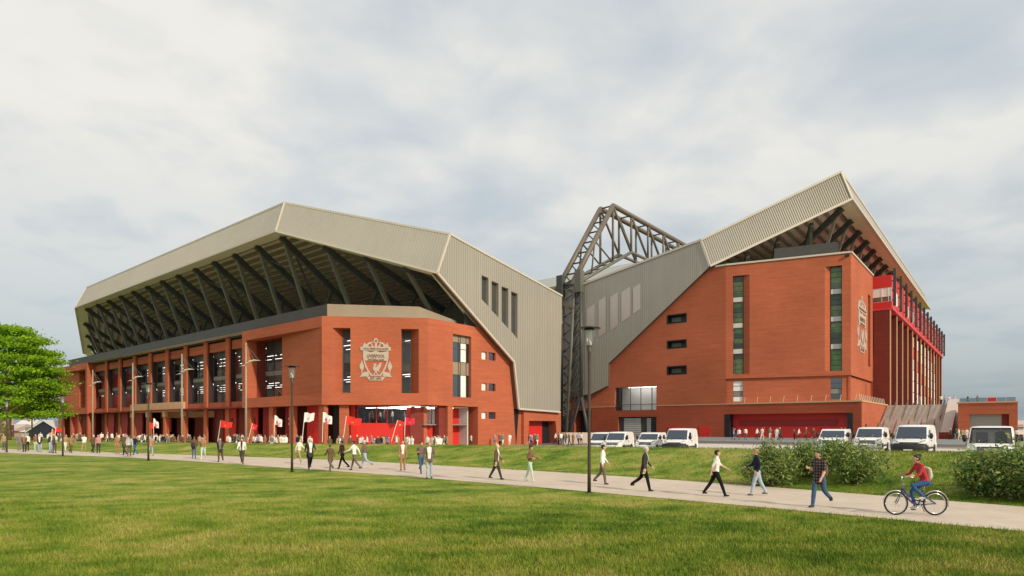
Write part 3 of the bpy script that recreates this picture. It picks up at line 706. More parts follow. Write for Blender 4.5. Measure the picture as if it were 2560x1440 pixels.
for p, q in ((mx(E), E), (E, G), (mx(T_), T_), (T_, GT), (E, T_), (mx(E), mx(T_)), (mx(E), mx(G)), (mx(T_), mx(GT)), (G, GT), (GT, H1), (G, K1), (K1, K0), (K0, H0)): trim(p, q, 0.26)
TG = lambda u, v, w: (GX - w, u, v)
wins = []
for (px0, px1, yt0, yt1, yb0, yb1) in ((1204, 1221, 688, 695, 748, 766), (1229, 1246, 702, 709, 776, 794), (1254, 1271, 716, 722, 803, 822), (1278, 1294, 728, 735, 828, 848)):
    q = [LS.hit(px0, yb0, 0, GX), LS.hit(px1, yb1, 0, GX), LS.hit(px1, yt1, 0, GX), LS.hit(px0, yt0, 0, GX)]
    wins.append([(p.y, p.z) for p in q])
outer = [(p.y, p.z) for p in (G, K1, K0, H0, H1, GT)]
b = MB(); b.holed(outer, wins, TG, depth=0.6); gw = b.build('gable_cladding', CLAD, LSO)
for w in wins:
    b = MB(); b.poly([TG(u, v, 0.5) for u, v in w]); b.build('louvre_opening', DGREY, gw)
def spans(polys_out, holes, u):
    def cross(pl):
        z = []
        for (a, b_) in zip(pl, pl[1:] + pl[:1]):
            if (a[0] - u) * (b_[0] - u) < 0: z.append(a[1] + (b_[1] - a[1]) * (u - a[0]) / (b_[0] - a[0]))
        return sorted(z)
    c = cross(polys_out); segs = [(c[i], c[i + 1]) for i in range(0, len(c) - 1, 2)]
    for h in holes:
        hc = cross(h)
        if len(hc) < 2: continue
        ns = []
        for a, b_ in segs:
            if hc[1] <= a or hc[0] >= b_: ns.append((a, b_))
            else:
                if hc[0] > a: ns.append((a, hc[0]))
                if hc[1] < b_: ns.append((hc[1], b_))
        segs = ns
    return segs
def ribs(outer, holes, u0, u1, step, T, parent, w=0.16, prof=0.045):
    r = MB(); u = u0 + step / 2
    while u < u1:
        for a, c in spans(outer, holes, u):
            if c - a > 0.3: fb_bar(r, T, u - w / 2, u + w / 2, a + 0.05, c - 0.05, -prof, -0.002)
        u += step
    return r.build('cladding_rib', CLADR, parent, kind='stuff')
ribs(outer, wins, G.y, H1.y, 0.42, TG, gw)
# roof top (out of sight from the path) and pitch side edge
RB = 42.0
b = MB(); b.poly([mx(T_), T_, Vector((T_.x, RB, T_.z - 3)), Vector((mirror_r(T_.x), RB, T_.z - 3))]); b.poly([T_, GT, H1, Vector((GX, RB, 22)), Vector((T_.x, RB, T_.z - 3))])
b.poly([mx(GT), mx(T_), Vector((mirror_r(T_.x), RB, T_.z - 3)), Vector((mirror_r(GX), RB, 22)), mx(H1)]); b.build('roof', CLAD, LSO)
# soffit frame, deck, purlins, trusses
def inset(p, q, k, parent=LSO): pass
SL = 0.13                                                  # the deck falls towards the pitch
fw = 2.1
b = MB(); E2, mE2 = Vector((E.x - 1.0, E.y + fw, E.z + 0.02)), Vector((mirror_r(E.x - 1.0), E.y + fw, E.z + 0.02))
G2 = Vector((G.x - 2.3, G.y + 1.2, G.z + 0.3)); mG2 = mx(G2)
b.poly([mx(E), E, E2, mE2]); b.poly([E, G, G2, E2]); b.poly([mx(G), mx(E), mE2, mG2]); 
K2 = Vector((K1.x - 2.2, K1.y + 0.5, K1.z)); b.poly([G, K1, K2, G2]); b.poly([mx(K1), mx(G), mG2, mx(K2)]); b.build('soffit_frame', SOFF, LSO)
I = Vector((E.x + 3, 40, E.z - SL * 38)); J = Vector((GX - 1, 40, E.z - 11)); mI, mJ = mx(I), mx(J)
up = Vector((0, 0, 0.9))
b = MB(); b.poly([mE2 + up, E2 + up, I + up, mI + up]); b.poly([E2 + up, G2 + up, J + up, I + up]); b.poly([mG2 + up, mE2 + up, mI + up, mJ + up])
b.poly([E2 + up, E2, G2, G2 + up]); b.poly([mE2 + up, mE2, E2, E2 + up]); b.poly([G2, G2 + up, K2 + up, K2]); b.poly([G2 + up, K2 + up, Vector((GX - 0.95, H1.y - 2.0, K1.z)), J.lerp(G2, 0.35) + up]); b.build('roof_deck', DECK, LSO)
npl = 22
for k in range(npl):
    t = (k + 0.4) / npl; a, c = mE2.lerp(mI, t) + up * 0.62, E2.lerp(I, t) + up * 0.62; d = G2.lerp(J, t) + up * 0.62; md = mx(d)
    b = MB(); b.bar(a, c, 0.45, 0.35); b.bar(c, d, 0.45, 0.35); b.bar(md, a, 0.45, 0.35); b.build('purlin', PURL, LSO)
def truss_left(x, e, dirn=Vector((0, 1, 0)), drop=0.0):
    """raking beam from the eave down to the parapet with its prop and short strut"""
    p = Vector((x, E.y + 1.6, E.z - 0.3)) if e is None else e
    q = p + dirn * 14.0; q.z = 20.2 - drop * 0.2; m_ = p.lerp(q, 0.62)
    b = MB(); b.bar(p + Vector((0, 0, .2)), q, 0.5, 0.9); o = b.build('raking_beam', STEEL, LSO)
    b = MB(); s0 = p.lerp(q, 0.05); s1 = p + dirn * 5.0; s1.z = 17.4; b.bar(s0, s1, 0.42, 0.5); b.build('prop', STEELB if False else STEEL2, o)
    b = MB(); s2 = p + dirn * 6.2; s2.z = 17.4; b.bar(m_, s2, 0.35, 0.4); b.build('strut', STEEL, o)
    return p, q
STEEL2 = mat('grey_steel', (0.13, 0.125, 0.10), 0.5, noise=(1.0, 0.12))
nt_ = 13; pts = []
for k in range(nt_):
    x = E.x - 1.6 - (LENR + 2 * (E.x - 1.6)) * k / (nt_ - 1); pts.append(truss_left(x, None))
for k, t in enumerate((0.30, 0.56, 0.80)):
    p = E.lerp(G, t) + Vector((-0.9, 1.0, -0.3)); truss_left(0, p, Vector((0.12, 0.99, 0)).normalized(), 4 * t)
    pm = mx(p); truss_left(0, pm, Vector((-0.12, 0.99, 0)).normalized(), 4 * t)
for k in (0, 3, 6, 9, 11):                                 # cross bracing in every third bay
    (p0, q0), (p1, q1) = pts[k], pts[k + 1]; b = MB()
    b.bar(p0.lerp(q0, 0.15), p1.lerp(q1, 0.75), 0.22); b.bar(p1.lerp(q1, 0.15), p0.lerp(q0, 0.75), 0.22); b.build('cross_brace', STEEL, LSO)
b = MB(); b.bar(Vector((E.x + 6, 15.5, 20.2)), Vector((mirror_r(E.x + 6), 15.5, 20.2)), 0.5, 0.5); b.build('rail_beam', STEEL, LSO)
# blank wall behind the trusses down to the terrace (back of the seating)
b = MB(); b.poly([(mirror_r(SX), 40.2, ZT), (0, 40.2, ZT), (0, 40.2, E.z - 3.8), (mirror_r(SX), 40.2, E.z - 3.8)]); b.build('seating_back', MGREY, LSO)
b = MB(); b.poly([(SX - 0.6, 16.5, ZT - 1), (SX - 0.6, 40.1, ZT - 1), (SX - 0.6, 40.1, 24), (SX - 0.6, 16.5, 20.5)]); b.build('seating_side', DGREY, LSO)
b = MB()
for p, q in zip((H0, H1, GT, G, K1, K0), (H1, GT, G, K1, K0, H0)): b.poly([p + Vector((-0.01, 0, 0)), q + Vector((-0.01, 0, 0)), q + Vector((-0.9, 0, 0)), p + Vector((-0.9, 0, 0))])
b.build('cladding_return', mat('return_shade_brown', (0.12, 0.07, 0.045), 0.7), gw)  # brown edge faces, with the shadow line put into their colour
# ------------------------------------------------------------------ the taller stand (end wall towards the car park, colonnade side to the right)
MSO = obj('tall_brick_stand', None, loc=MS.o, rz=ANG, label='tall red brick stand with slot windows and big grey ribbed roof', cat='stand')
def my(px, py, y): return MS.hit(px, py, 1, y)             # pixel on the end wall plane
MB0 = 0.1                                                  # floor level at its foot
TM = lambda u, v, w: (u, w, v)
R0 = Vector((-2.53, 5.3, 0)); CRX = -22.3
ZTM = 32.7
zpod = MS.hit(2155, 1002, 1, 0).z
XL = -57.0
# end wall, left part (same plane as the podium), with window openings
wins3 = []
for (a, c) in ((783, 811), (847, 873), (911, 938)):
    p, q = my(1667, c, 0), my(1717, a + 1, 0); wins3.append(rect(p.x, q.x, my(1667, c, 0).z, my(1667, a + 5, 0).z))
bp0, bp1 = my(1537, 1026, 0), my(1641, 964, 0); big = rect(bp0.x, bp1.x, my(1590, 1026, 0).z, my(1590, 967, 0).z)
lp0, lp1 = my(1545, 1100, 0), my(1641, 1039, 0); low = rect(lp0.x, lp1.x, MB0 + 0.3, my(1600, 1042, 0).z)
zband = my(1700, 1013, 0).z
rx0, rx1 = my(1811, 1060, 0).x, my(2132, 1060, 0).x; rz1 = my(2100, 1032, 0).z
red = rect(rx0, rx1, MB0 + 0.02, rz1)
gx0 = my(1478, 1060, 0).x
b = MB(); b.holed([(XL, zband), (CRX, zband), (CRX, ZTM), (XL, ZTM - 1.0)], wins3 + [[(u, max(v, zband + 0.01)) for u, v in big]], TM, depth=[1.3] * 3 + [0.5])
b.build('end_wall', BRICK, MSO)
gate = rect(-56.0, gx0, MB0 + 0.02, zband - 0.6)
b = MB(); b.holed([(XL, MB0 - 0.6), (0, MB0 - 0.6), (0, zpod), (-21.0, zpod), (CRX, zband), (XL, zband)], [low, red, gate, [(u, min(v, zband - 0.01)) for u, v in big]] , TM, depth=[0.6, 1.8, 3.0, 0.5])
b.build('base_wall', BRICKD2 if False else brick_mat('brick_base', (0.36, 0.078, 0.040), (0.32, 0.068, 0.034), (0.30, 0.09, 0.05)), MSO)
b = MB(); b.bar((XL, -0.03, zband), (bp0.x, -0.03, zband), 0.06, 0.14); b.build('string_course', STONE, MSO); b = MB(); b.bar((bp1.x, -0.03, zband), (-21.0, -0.03, zband), 0.06, 0.14); b.build('string_course', STONE, MSO); b = MB(); b.bar((-21.0, -0.05, zpod), (0.05, -0.05, zpod), 0.14, 0.25); b.build('string_course', STONE, MSO)
us = [bp0.x + (bp1.x - bp0.x) * k for k in (0.02, 0.11, 0.37, 0.62, 0.88, 1.0)]
panes_grid(MSO, TM, us, [big[0][1], big[0][1] + (big[2][1] - big[0][1]) * 0.25, big[2][1]], 0.35, 0.12, GLASS, DGREY)
b = MB(); b.box(bp0.x - 1, bp1.x + 1, 5, 5.2, 0.3, 11); b.build('inner_wall', WHITE, MSO)
b = MB(); b.box(bp0.x - 1, bp1.x + 1, 1, 7, big[2][1] + 0.2, big[2][1] + 0.4); b.build('ceiling', WHITE, MSO)
b = MB(); b.box(bp0.x - 1, bp1.x + 1, 0.6, 7, big[0][1] - 0.4, big[0][1] - 0.1); b.build('floor_slab', CONC, MSO)
for k in range(5):
    b = MB(); b.box(bp0.x + 1 + k % 2, bp1.x - 0.5 - 1.5 * (k % 3), 0.9 + 0.8 * k, 1.1 + 0.8 * k, big[2][1] + 0.1, big[2][1] + 0.19); b.build('strip_light', LITE2, MSO)
for h in wins3:
    (ua, va), (uc, vc) = h[0], h[2]
    b = MB(); fb_bar(b, TM, ua, uc, va, vc, 1.25, 1.28); b.build('window_pane', DGREY, MSO)
    b = MB(); b.holed(rect(ua, uc, va, vc), [rect(ua + 0.25, uc - 0.25, va + 0.22, vc - 0.22)], lambda u, v, w: (u, w - 0.02, v), depth=1.2, rim=0.1); b.build('window_frame', BLACK, MSO)
    b = MB(); fb_bar(b, TM, ua + 0.6, ua + 0.6 + (uc - ua) * 0.45, va + 0.5, vc - 0.5, 1.18, 1.22); b.build('blind', MGREY, MSO)
# louvred window below
(ua, va), (uc, vc) = low[0], low[2]
b = MB(); fb_bar(b, TM, ua, uc, va, vc, 0.5, 0.55); b.build('louvre_back', DGREY, MSO)
for (fa, fb_) in ((0.14, 0.58), (0.74, 0.84)):
    for k in range(9):
        b = MB(); z = va + (vc - va) * (0.06 + 0.1 * k); fb_bar(b, TM, ua + (uc - ua) * fa, ua + (uc - ua) * fb_, z, z + (vc - va) * 0.065, 0.38, 0.46); b.build('louvre_slat', LGREY, MSO)
b = MB(); fb_bar(b, TM, ua + (uc - ua) * 0.86, uc - 0.02, va, vc - 0.05, 0.4, 0.44); b.build('window_pane', GLASSD, MSO)
for (p0, p1) in ((1672, 1700), (1748, 1775)):
    b = MB(); a, c = my(p0, 1090, 0), my(p1, 1066, 0); b.box(a.x, c.x, -0.08, -0.004, MB0 + 0.1, c.z); o = b.build('side_door', REDP, MSO)
    h = MB(); h.box(c.x - 0.35, c.x - 0.2, -0.16, -0.082, 1.2, 1.45); h.build('handle', DGREY, o)
b = MB(); b.box(-56.0, gx0, 2.7, 2.9, MB0, zband - 0.6); b.build('gate_back', NAVY, MSO)
# red recess with its row of doors and dark band
b = MB(); b.box(rx0, rx1, 1.7, 1.9, MB0, rz1); rr = b.build('red_recess', REDP, MSO)
b = MB(); b.box(rx0 + 0.002, rx0 + 1.0, -0.02, 1.7, MB0 + 0.02, rz1 - 0.003); b.build('dark_jamb', BLACK, rr)
b = MB(); b.box(rx1 - 0.8, rx1 - 0.002, -0.02, 1.7, MB0 + 0.02, rz1 - 0.003); b.build('dark_jamb', BLACK, rr)
b = MB(); b.box(rx0 + 2.2, rx1 - 2.6, 1.5, 1.697, 2.75, 3.75); b.build('sign_band', REDD, rr)
for k in range(9):
    xa = rx0 + 1.2 + (rx1 - rx0 - 2.2) * k / 9; b = MB(); b.box(xa + 0.04, xa + (rx1 - rx0 - 2.2) / 9 - 0.04, 1.6, 1.697, MB0 + 0.05, 2.6); b.build('door', REDP, rr)
# podium top and its right flank
b = MB(); b.poly([(CRX, 0, zpod - 0.1), (0, 0, zpod - 0.1), (0, 28, zpod - 0.1), (CRX, 28, zpod - 0.1)]); b.build('podium_terrace', CONC, MSO)
ypod = 27.0
b = MB(); b.poly([(0, 0, MB0 - 0.6), (0, ypod, MB0 - 0.6), (0, ypod, zpod), (0, 0, zpod)]); b.build('podium_flank', BRICK, MSO)
b = MB(); b.box(-0.05, 0.05, 3.2, 4.2, MB0, 3.0); b.build('flank_door', BLACK, MSO)
b = MB(); b.bar((0.02, 0, zpod + 0.01), (0.02, ypod, zpod + 0.01), 0.16, 0.25); b.build('coping', STONE, MSO)
for k in range(9):
    xx = -19.0 + 2.25 * k; b = MB(); b.bar((xx, 0.25, zpod - 0.05), (xx + 0.25, 0.0, zpod + 1.15), 0.09); b.build('rail_post', RAILL, MSO)
for k in range(15):
    yy = 0.6 + 1.75 * k; b = MB(); b.bar((-0.25, yy, zpod - 0.05), (-0.45, yy - 0.25, zpod + 1.15), 0.09); b.build('rail_post', RAILL, MSO)

# upper corner block: slightly turned panel with two slots
pu = Vector((R0.x - CRX, R0.y, 0)); PL = pu.length; pu.normalize(); pn = Vector((-pu.y, pu.x, 0)); PO = Vector((CRX, 0, 0))
def TP(u, v, w): p = PO + pu * u + pn * w; return (p.x, p.y, v)
def pp(px, py):
    p0 = RI @ (Vector((0, 0, EYE)) - MS.o) - PO; d = RI @ ray(px, py); t = -(p0.dot(pn)) / d.dot(pn); q = p0 + d * t; return q.dot(pu), q.z
sl = []
for (xa, xb, ya, yb_) in ((1832, 1874, 690, 936), (2062, 2105, 667, 928)): sl.append(rect(pp(xa, ya)[0], pp(xb, ya)[0], pp(xa, yb_)[1], pp(xa, ya)[1]))
lo = []
for (xa, xb, ya, yb_) in ((1832, 1857, 952, 1004), (2077, 2105, 944, 998)): lo.append(rect(pp(xa, ya)[0], pp(xb, ya)[0], pp(xa, yb_)[1], pp(xa, ya)[1]))
b = MB(); zmid = pp(1980, 942)[1]
b.holed(rect(0, PL, zmid, ZTM), sl, TP, depth=None)
for k, h in enumerate(sl):
    (a, v0), (c, v1) = h[0], h[2]; gl, gr = (a, a + (c - a) * 0.6) if k == 0 else (a + (c - a) * 0.36, c); dp = 0.7
    b.poly([TP(a, v0, 0), TP(gl, v0, dp), TP(gl, v1, dp), TP(a, v1, 0)]); b.poly([TP(c, v0, 0), TP(gr, v0, dp), TP(gr, v1, dp), TP(c, v1, 0)])
    b.poly([TP(a, v1, 0), TP(c, v1, 0), TP(gr, v1, dp), TP(gl, v1, dp)]); b.poly([TP(a, v0, 0), TP(c, v0, 0), TP(gr, v0, dp), TP(gl, v0, dp)])
b.build('corner_panel', BRICK, MSO)
b = MB(); b.holed(rect(0, PL, zpod - 0.3, zmid - 0.001), [[(u, max(v, zpod - 0.2)) for u, v in h] for h in lo], lambda u, v, w: TP(u, v, w + 0.35), depth=0.4)
b.poly([TP(0, zmid, 0), TP(PL, zmid, 0), TP(PL, zmid, 0.36), TP(0, zmid, 0.36)]); b.build('corner_panel', BRICK, MSO)
REFL = [mat('tree_reflection_%d' % i, c, 0.5, noise=(0.9, 0.45)) for i, c in enumerate(((0.26, 0.46, 0.08), (0.10, 0.14, 0.06), (0.30, 0.31, 0.24), (0.46, 0.54, 0.20)))]  # greens of trees reflected in the slot glass, as panel colours
random.seed(11)
for k, h in enumerate(sl):
    (a, v0), (c, v1) = h[0], h[2]; gl, gr = (a, a + (c - a) * 0.6) if k == 0 else (a + (c - a) * 0.36, c); n = 19
    cuts = [v0 + (v1 - v0) * j / n for j in range(n + 1)]
    panes_grid(MSO, TP, [gl, gr], cuts, 0.62, 0.07, lambda i, j: LGREY if j in (4, 9, 14) else GLASSG, BLACK)
    for j in range(n):                                    # green panels: tree reflections painted behind the glass
        if j in (4, 9, 14): continue
        b = MB(); b.poly([TP(gl, cuts[j], 1.4), TP(gr, cuts[j], 1.4), TP(gr, cuts[j + 1], 1.4), TP(gl, cuts[j + 1], 1.4)]); b.build('window_backing', random.choice(REFL), MSO)
for k, h in enumerate(lo):
    (a, v0), (c, v1) = h[0], h[2]; cuts = [v0 + (v1 - v0) * j / 4 for j in range(5)]
    panes_grid(MSO, lambda u, v, w: TP(u, v, w + 0.3), [a, c], cuts, 0.3, 0.07, lambda i, j: (WHITE if k == 0 else GLASSD) if j != 1 else MGREY, BLACK)
    b = MB(); b.poly([TP(a, v0, 1.6), TP(c, v0, 1.6), TP(c, v1, 1.6), TP(a, v1, 1.6)]); b.build('window_backing', DGREY, MSO)
b = MB(); b.bar(Vector((CRX - 2, -0.05, ZTM)), Vector((CRX, -0.05, ZTM)), 0.3, 0.3); b.bar(Vector(TP(0, ZTM, -0.05)), Vector(TP(PL, ZTM, -0.05)), 0.3, 0.3); b.build('coping', TRIM, MSO)
b = MB(); u, v = pp(2118, 639); fb_bar(b, TP, u - 0.3, u + 0.3, v - 0.15, v + 0.15, -0.5, -0.02); b.build('security_camera', BLACK, MSO)

# side face with the second crest, then the red ribbon and colonnade
SXM = R0.x; TD = lambda u, v, w: (SXM - w, u, v)
def dy(px, py=900): q = MS.hit(px, py, 0, SXM); return q.y, q.z
ys1 = dy(2182)[0]
slot = rect(dy(2170)[0], dy(2176)[0], dy(2170, 935)[1] + 1.5, dy(2170, 722)[1] - 1.0)
zm2 = dy(2150, 952)[1]
b = MB(); b.holed(rect(5.3, ys1, zmid, ZTM), [slot], TD, depth=0.8); b.poly([(SXM, ys1, zpod), (SXM - 8, ys1, zpod), (SXM - 8, ys1, ZTM), (SXM, ys1, ZTM)]); b.build('side_panel', BRICK, MSO)
b = MB(); b.poly([(SXM - 0.4, 5.4, zpod - 0.3), (SXM - 0.4, ys1, zpod - 0.3), (SXM - 0.4, ys1, zmid), (SXM - 0.4, 5.4, zmid)]); b.box(SXM - 0.42, SXM - 0.3, slot[0][0], slot[1][0], zpod, zmid - 0.6); b.build('side_panel', BRICK, MSO)
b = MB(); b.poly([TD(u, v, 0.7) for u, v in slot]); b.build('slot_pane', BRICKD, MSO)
b = MB(); b.bar((SXM + 0.05, 5.3, ZTM), (SXM + 0.05, ys1, ZTM), 0.3, 0.3); b.build('coping', TRIM, MSO)
yc, zc0 = dy(2155, 884); _, zc1 = dy(2155, 740)
make_crest(MSO, lambda u, v, w: TD(yc + u * 1.15, zc0 + v, w), zc1 - zc0, BRICK)
b = MB(); b.poly([(CRX, 0.3, ZTM - 0.05), (R0.x, R0.y, ZTM - 0.05), (R0.x, ys1, ZTM - 0.05), (-30, ys1, ZTM - 0.05), (-40, 0.3, ZTM - 0.05)]); b.build('terrace_roof', TERR, MSO)
QX = 0.65; Q0 = ys1 + 0.05
zr0 = MS.hit(2229, 769, 1, Q0).z; zr1 = MS.hit(2229, 686, 1, Q0).z
RL = 112.0; NB = 13; st = RL / NB
b = MB()
hgt = zr1 - zr0
b.box(-9, QX, Q0, Q0 + RL, zr0, zr0 + hgt * 0.2); b.box(-9, QX, Q0, Q0 + RL, zr1 - hgt * 0.38, zr1); o = b.build('ribbon_box', REDP, MSO)
b = MB(); b.box(-9, QX + 0.25, Q0 - 0.02, Q0 + RL, zr0 - 0.3, zr0 - 0.003); b.build('ribbon_soffit', PINK, o)
b = MB(); b.box(-8.5, QX - 0.6, Q0 + 0.4, Q0 + RL, zr0 + hgt * 0.2, zr1 - hgt * 0.38); b.build('ribbon_core', LGREY, o)
panes_grid(MSO, lambda u, v, w: (u, Q0 + w, v), [-3.1, -1.0, QX - 0.5, QX], [zr0 + hgt * 0.2, zr0 + hgt * 0.36, zr1 - hgt * 0.38], 0.06, 0.08, lambda i, k: (WHITE if k == 1 else GLASSD), WHITE)
random.seed(5)
for k in range(NB * 2):
    ya = Q0 + 0.1 + st / 2 * k; mt = REDP if (k % 6) not in (1, 5) else (WHITE if k % 2 else GLASSD)
    b = MB(); b.box(QX - 0.12, QX - 0.04, ya, ya + st / 2 - 0.1, zr0 + hgt * 0.2 + 0.01, zr1 - hgt * 0.38 - 0.01); b.build('ribbon_panel', mt, MSO)
fin = MB(); fin.box(QX + 0.25, QX + 0.75, -0.22, 0.22, zr0 + 0.4, zr1 + 1.2)
for z in (0.16, 0.45, 0.74, 0.97): fin.box(QX, QX + 0.25, -0.1, 0.1, zr0 + 0.4 + hgt * z, zr0 + 0.6 + hgt * z)
fin.box(QX - 1.2, QX + 0.25, -0.1, 0.1, zr1 + 0.5, zr1 + 0.75)
fin_me = fin.mesh('fin', [DGREY])
pier = MB(); pier.box(-2.4, QX - 0.3, -0.32, 0.32, zpod - 0.15, zr0 - 0.31); pier_m = pier.mesh('colonnade_pier', [BRICKD])
edge = MB(); edge.box(QX - 0.3, QX - 0.16, -0.34, 0.34, zpod - 0.15, zr0 - 0.315); edge_m = edge.mesh('pier_edge', [STONE])
for k in range(NB + 1):
    yy = Q0 + 0.35 + (RL - 0.7) * k / NB
    obj('fin', fin_me, MSO, loc=(0, yy, 0)); p = obj('colonnade_pier', pier_m, MSO, loc=(0, yy, 0)); obj('pier_edge', edge_m, p)
b = MB(); b.box(-9.2, -2.6, Q0 + 0.6, Q0 + RL, zpod - 0.1, zr0 - 0.01); b.build('colonnade_wall', BRICKD, MSO)
b = MB(); b.box(-2.55, -1.2, Q0 + 0.7, Q0 + 2.4, zr0 - 9, zr0 - 0.4); b.build('colonnade_window', GLASSD, MSO)
for k in range(4, 11):
    for j in range(6):
        yy = Q0 + 0.35 + (RL - 0.7) * k / NB + 0.5; z = zpod + 1.5 + j * (zr0 - zpod - 3) / 6
        b = MB(); b.box(-1.2, QX - 0.27, yy, yy + 2.6, z, z + (zr0 - zpod - 3) / 6 - 0.2); b.build('stair_panel', (WHITE, LGREY, REDP, STONE, WHITE, WHITE)[(j + k) % 6], MSO)

# ---- roof of the taller stand
E_ = MS.hit(2130, 497, 0, -3.9); T2 = MS.hit(2102, 430, 0, -5.4); GY = -0.9
G_ = MS.hit(1775, 665, 1, GY); GT2 = MS.hit(1755, 602, 1, GY + 0.6); GT2.y = GY
H2 = MS.hit(1457, 719, 1, GY); H2.x = XL - 0.5
RLm = 138.0
def shift(p, d=RLm): return Vector((p.x, p.y + d, p.z))
Ef, Tf = shift(E_), shift(T2)
ribbed(MSO, 'roof_fascia', G_, E_, GT2, T2, 70, 0.08)
b = MB(); b.poly([E_, Ef, Tf, T2]); b.build('roof_fascia', CLAD, MSO)
K = [MS.hit(1520, 910, 1, GY), MS.hit(1518, 965, 1, GY), MS.hit(1478, 985, 1, GY), MS.hit(1455, 993, 1, GY)]
K[3].x = XL - 0.5
outer = [(p.x, p.z) for p in (H2, K[3], K[2], K[1], K[0], G_, GT2)]
b = MB(); b.holed(outer, [], lambda u, v, w: (u, GY + w, v)); gwm = b.build('gable_cladding', CLAD, MSO)
ribs(outer, [], XL - 0.4, GT2.x, 0.42, lambda u, v, w: (u, GY + w, v), gwm)
b = MB()
_o = [Vector((u, GY + 0.01, v)) for u, v in outer]
for p, q in zip(_o, _o[1:] + _o[:1]): b.poly([p, q, q + Vector((0, 0.88, 0)), p + Vector((0, 0.88, 0))])
b.build('cladding_return', MATS['return_shade_brown'], gwm)
soft = mat('pale_cladding_panel', (0.55, 0.47, 0.42), 0.3, metal=0.3)
for (p0, p1, y0_, y1_) in ((1467, 1487, 765, 850), (1497, 1515, 745, 838), (1526, 1545, 735, 822), (1554, 1576, 722, 800), (1583, 1602, 712, 780)):
    a, c = my(p0, y1_, GY), my(p1, y0_, GY); b = MB(); dz = (c.x - a.x) * 0.25
    b.poly([(a.x, GY - 0.085, a.z - dz), (c.x, GY - 0.085, a.z + dz), (c.x, GY - 0.085, c.z + dz), (a.x, GY - 0.085, c.z - dz)]); b.build('window_strip', soft, gwm)
for p, q in ((E_, Ef), (T2, Tf), (T2, GT2), (G_, E_), (E_, T2), (GT2, H2), (G_, GT2)): trim(p, q, 0.4, MSO)
r1, r2 = Vector((H2.x, 12, H2.z + 3.2)), Vector((GT2.x, 16, GT2.z + 6.0))
b = MB(); b.poly([GT2, T2, Vector((T2.x - 1, T2.y + 8, T2.z - 0.3)), r2]); b.poly([H2, GT2, r2, r1]); b.poly([T2, Tf, shift(r2), r2 + Vector((0, 0, 0)), Vector((T2.x - 1, T2.y + 8, T2.z - 0.3))]); b.poly([r1, r2, shift(r2), shift(r1)])
b.build('roof', mat('roof_sheet', (0.42, 0.39, 0.34), 0.5, metal=0.2, noise=(0.3, 0.06)), MSO)
fwm = 3.0
Ei = Vector((E_.x - fwm, E_.y + 2.6, E_.z)); Efi = Vector((E_.x - fwm, Ef.y - 2, E_.z)); Gi = Vector((G_.x + 0.5, G_.y + 2.0, G_.z + 0.6))
b = MB(); b.poly([G_, E_, Ei, Gi]); b.poly([E_, Ef, Efi, Ei]); b.build('soffit_frame', SOFF, MSO)
Iv = Vector((-34, Ei.y + 6, Ei.z - 5.5)); Ivf = Vector((-34, Efi.y, Ei.z - 5.5)); Jv = Vector((-40, 4, 31.5)); u_ = Vector((0, 0, 1.0))
b = MB(); b.poly([Ei + u_, Efi + u_, Ivf + u_, Iv + u_]); b.poly([Gi + u_, Ei + u_, Iv + u_, Jv + u_]); b.poly([Ei, Ei + u_, Efi + u_, Efi]); b.poly([Gi, Gi + u_, Ei + u_, Ei]); b.build('roof_deck', DECK, MSO)
for k in range(14):
    t = (k + 0.4) / 14; a, c = Ei.lerp(Iv, t) + u_ * 0.62, Efi.lerp(Ivf, t) + u_ * 0.62; d = Gi.lerp(Jv, t) + u_ * 0.62
    b = MB(); b.bar(a, c, 0.6, 0.35); b.bar(d, a, 0.6, 0.35); b.build('purlin', PURL, MSO)
for k in range(15):
    yy = Ei.y + 0.8 + 9.0 * k; p = Vector((E_.x - 2.2, yy, E_.z - 0.3)); q = Vector((-19, yy + 1.0, 34.0))
    b = MB(); b.bar(p, q, 0.6, 1.1); o = b.build('raking_beam', STEEL, MSO)
    b = MB(); b.bar(p.lerp(q, 0.08), Vector((-10.5, yy, ZTM - 0.4)), 0.45, 0.5); b.build('prop', STEELB, o)
for t in (0.28, 0.52, 0.74):
    p = E_.lerp(G_, t) + Vector((-0.6, 2.6, -0.5)); q = Vector((p.x - 6, p.y + 13, max(p.z - 9, ZTM)))
    b = MB(); b.bar(p, q, 0.7, 1.2); o = b.build('raking_beam', STEEL, MSO)
    b = MB(); b.bar(p.lerp(q, 0.05), Vector((p.x - 1, p.y + 4, ZTM - 0.2)), 0.45); b.build('prop', STEELB, o)
b = MB(); a = pp(1935, 640)[0]; c = pp(2098, 640)[0]; fb_bar(b, TP, a, c, ZTM - 0.1, ZTM + 2.6, 2.2, 6.0); b.build('plant_screen', DGREY, MSO)
b = MB(); b.box(-8, -4.2, ys1 - 5, ys1 + 14, ZTM - 0.04, ZTM + 2.2); b.build('plant_screen', DGREY, MSO)
b = MB(); b.poly([(-40, 20, ZTM), (-40, 150, ZTM), (-40, 150, 38), (-40, 20, 38)]); b.build('seating_back', DGREY, MSO)
b = MB(); b.poly([(XL, 0.4, MB0), (XL, 140, MB0), (XL, 140, 33), (XL, 0.4, 33)]); b.build('pitch_side_wall', MGREY, MSO)

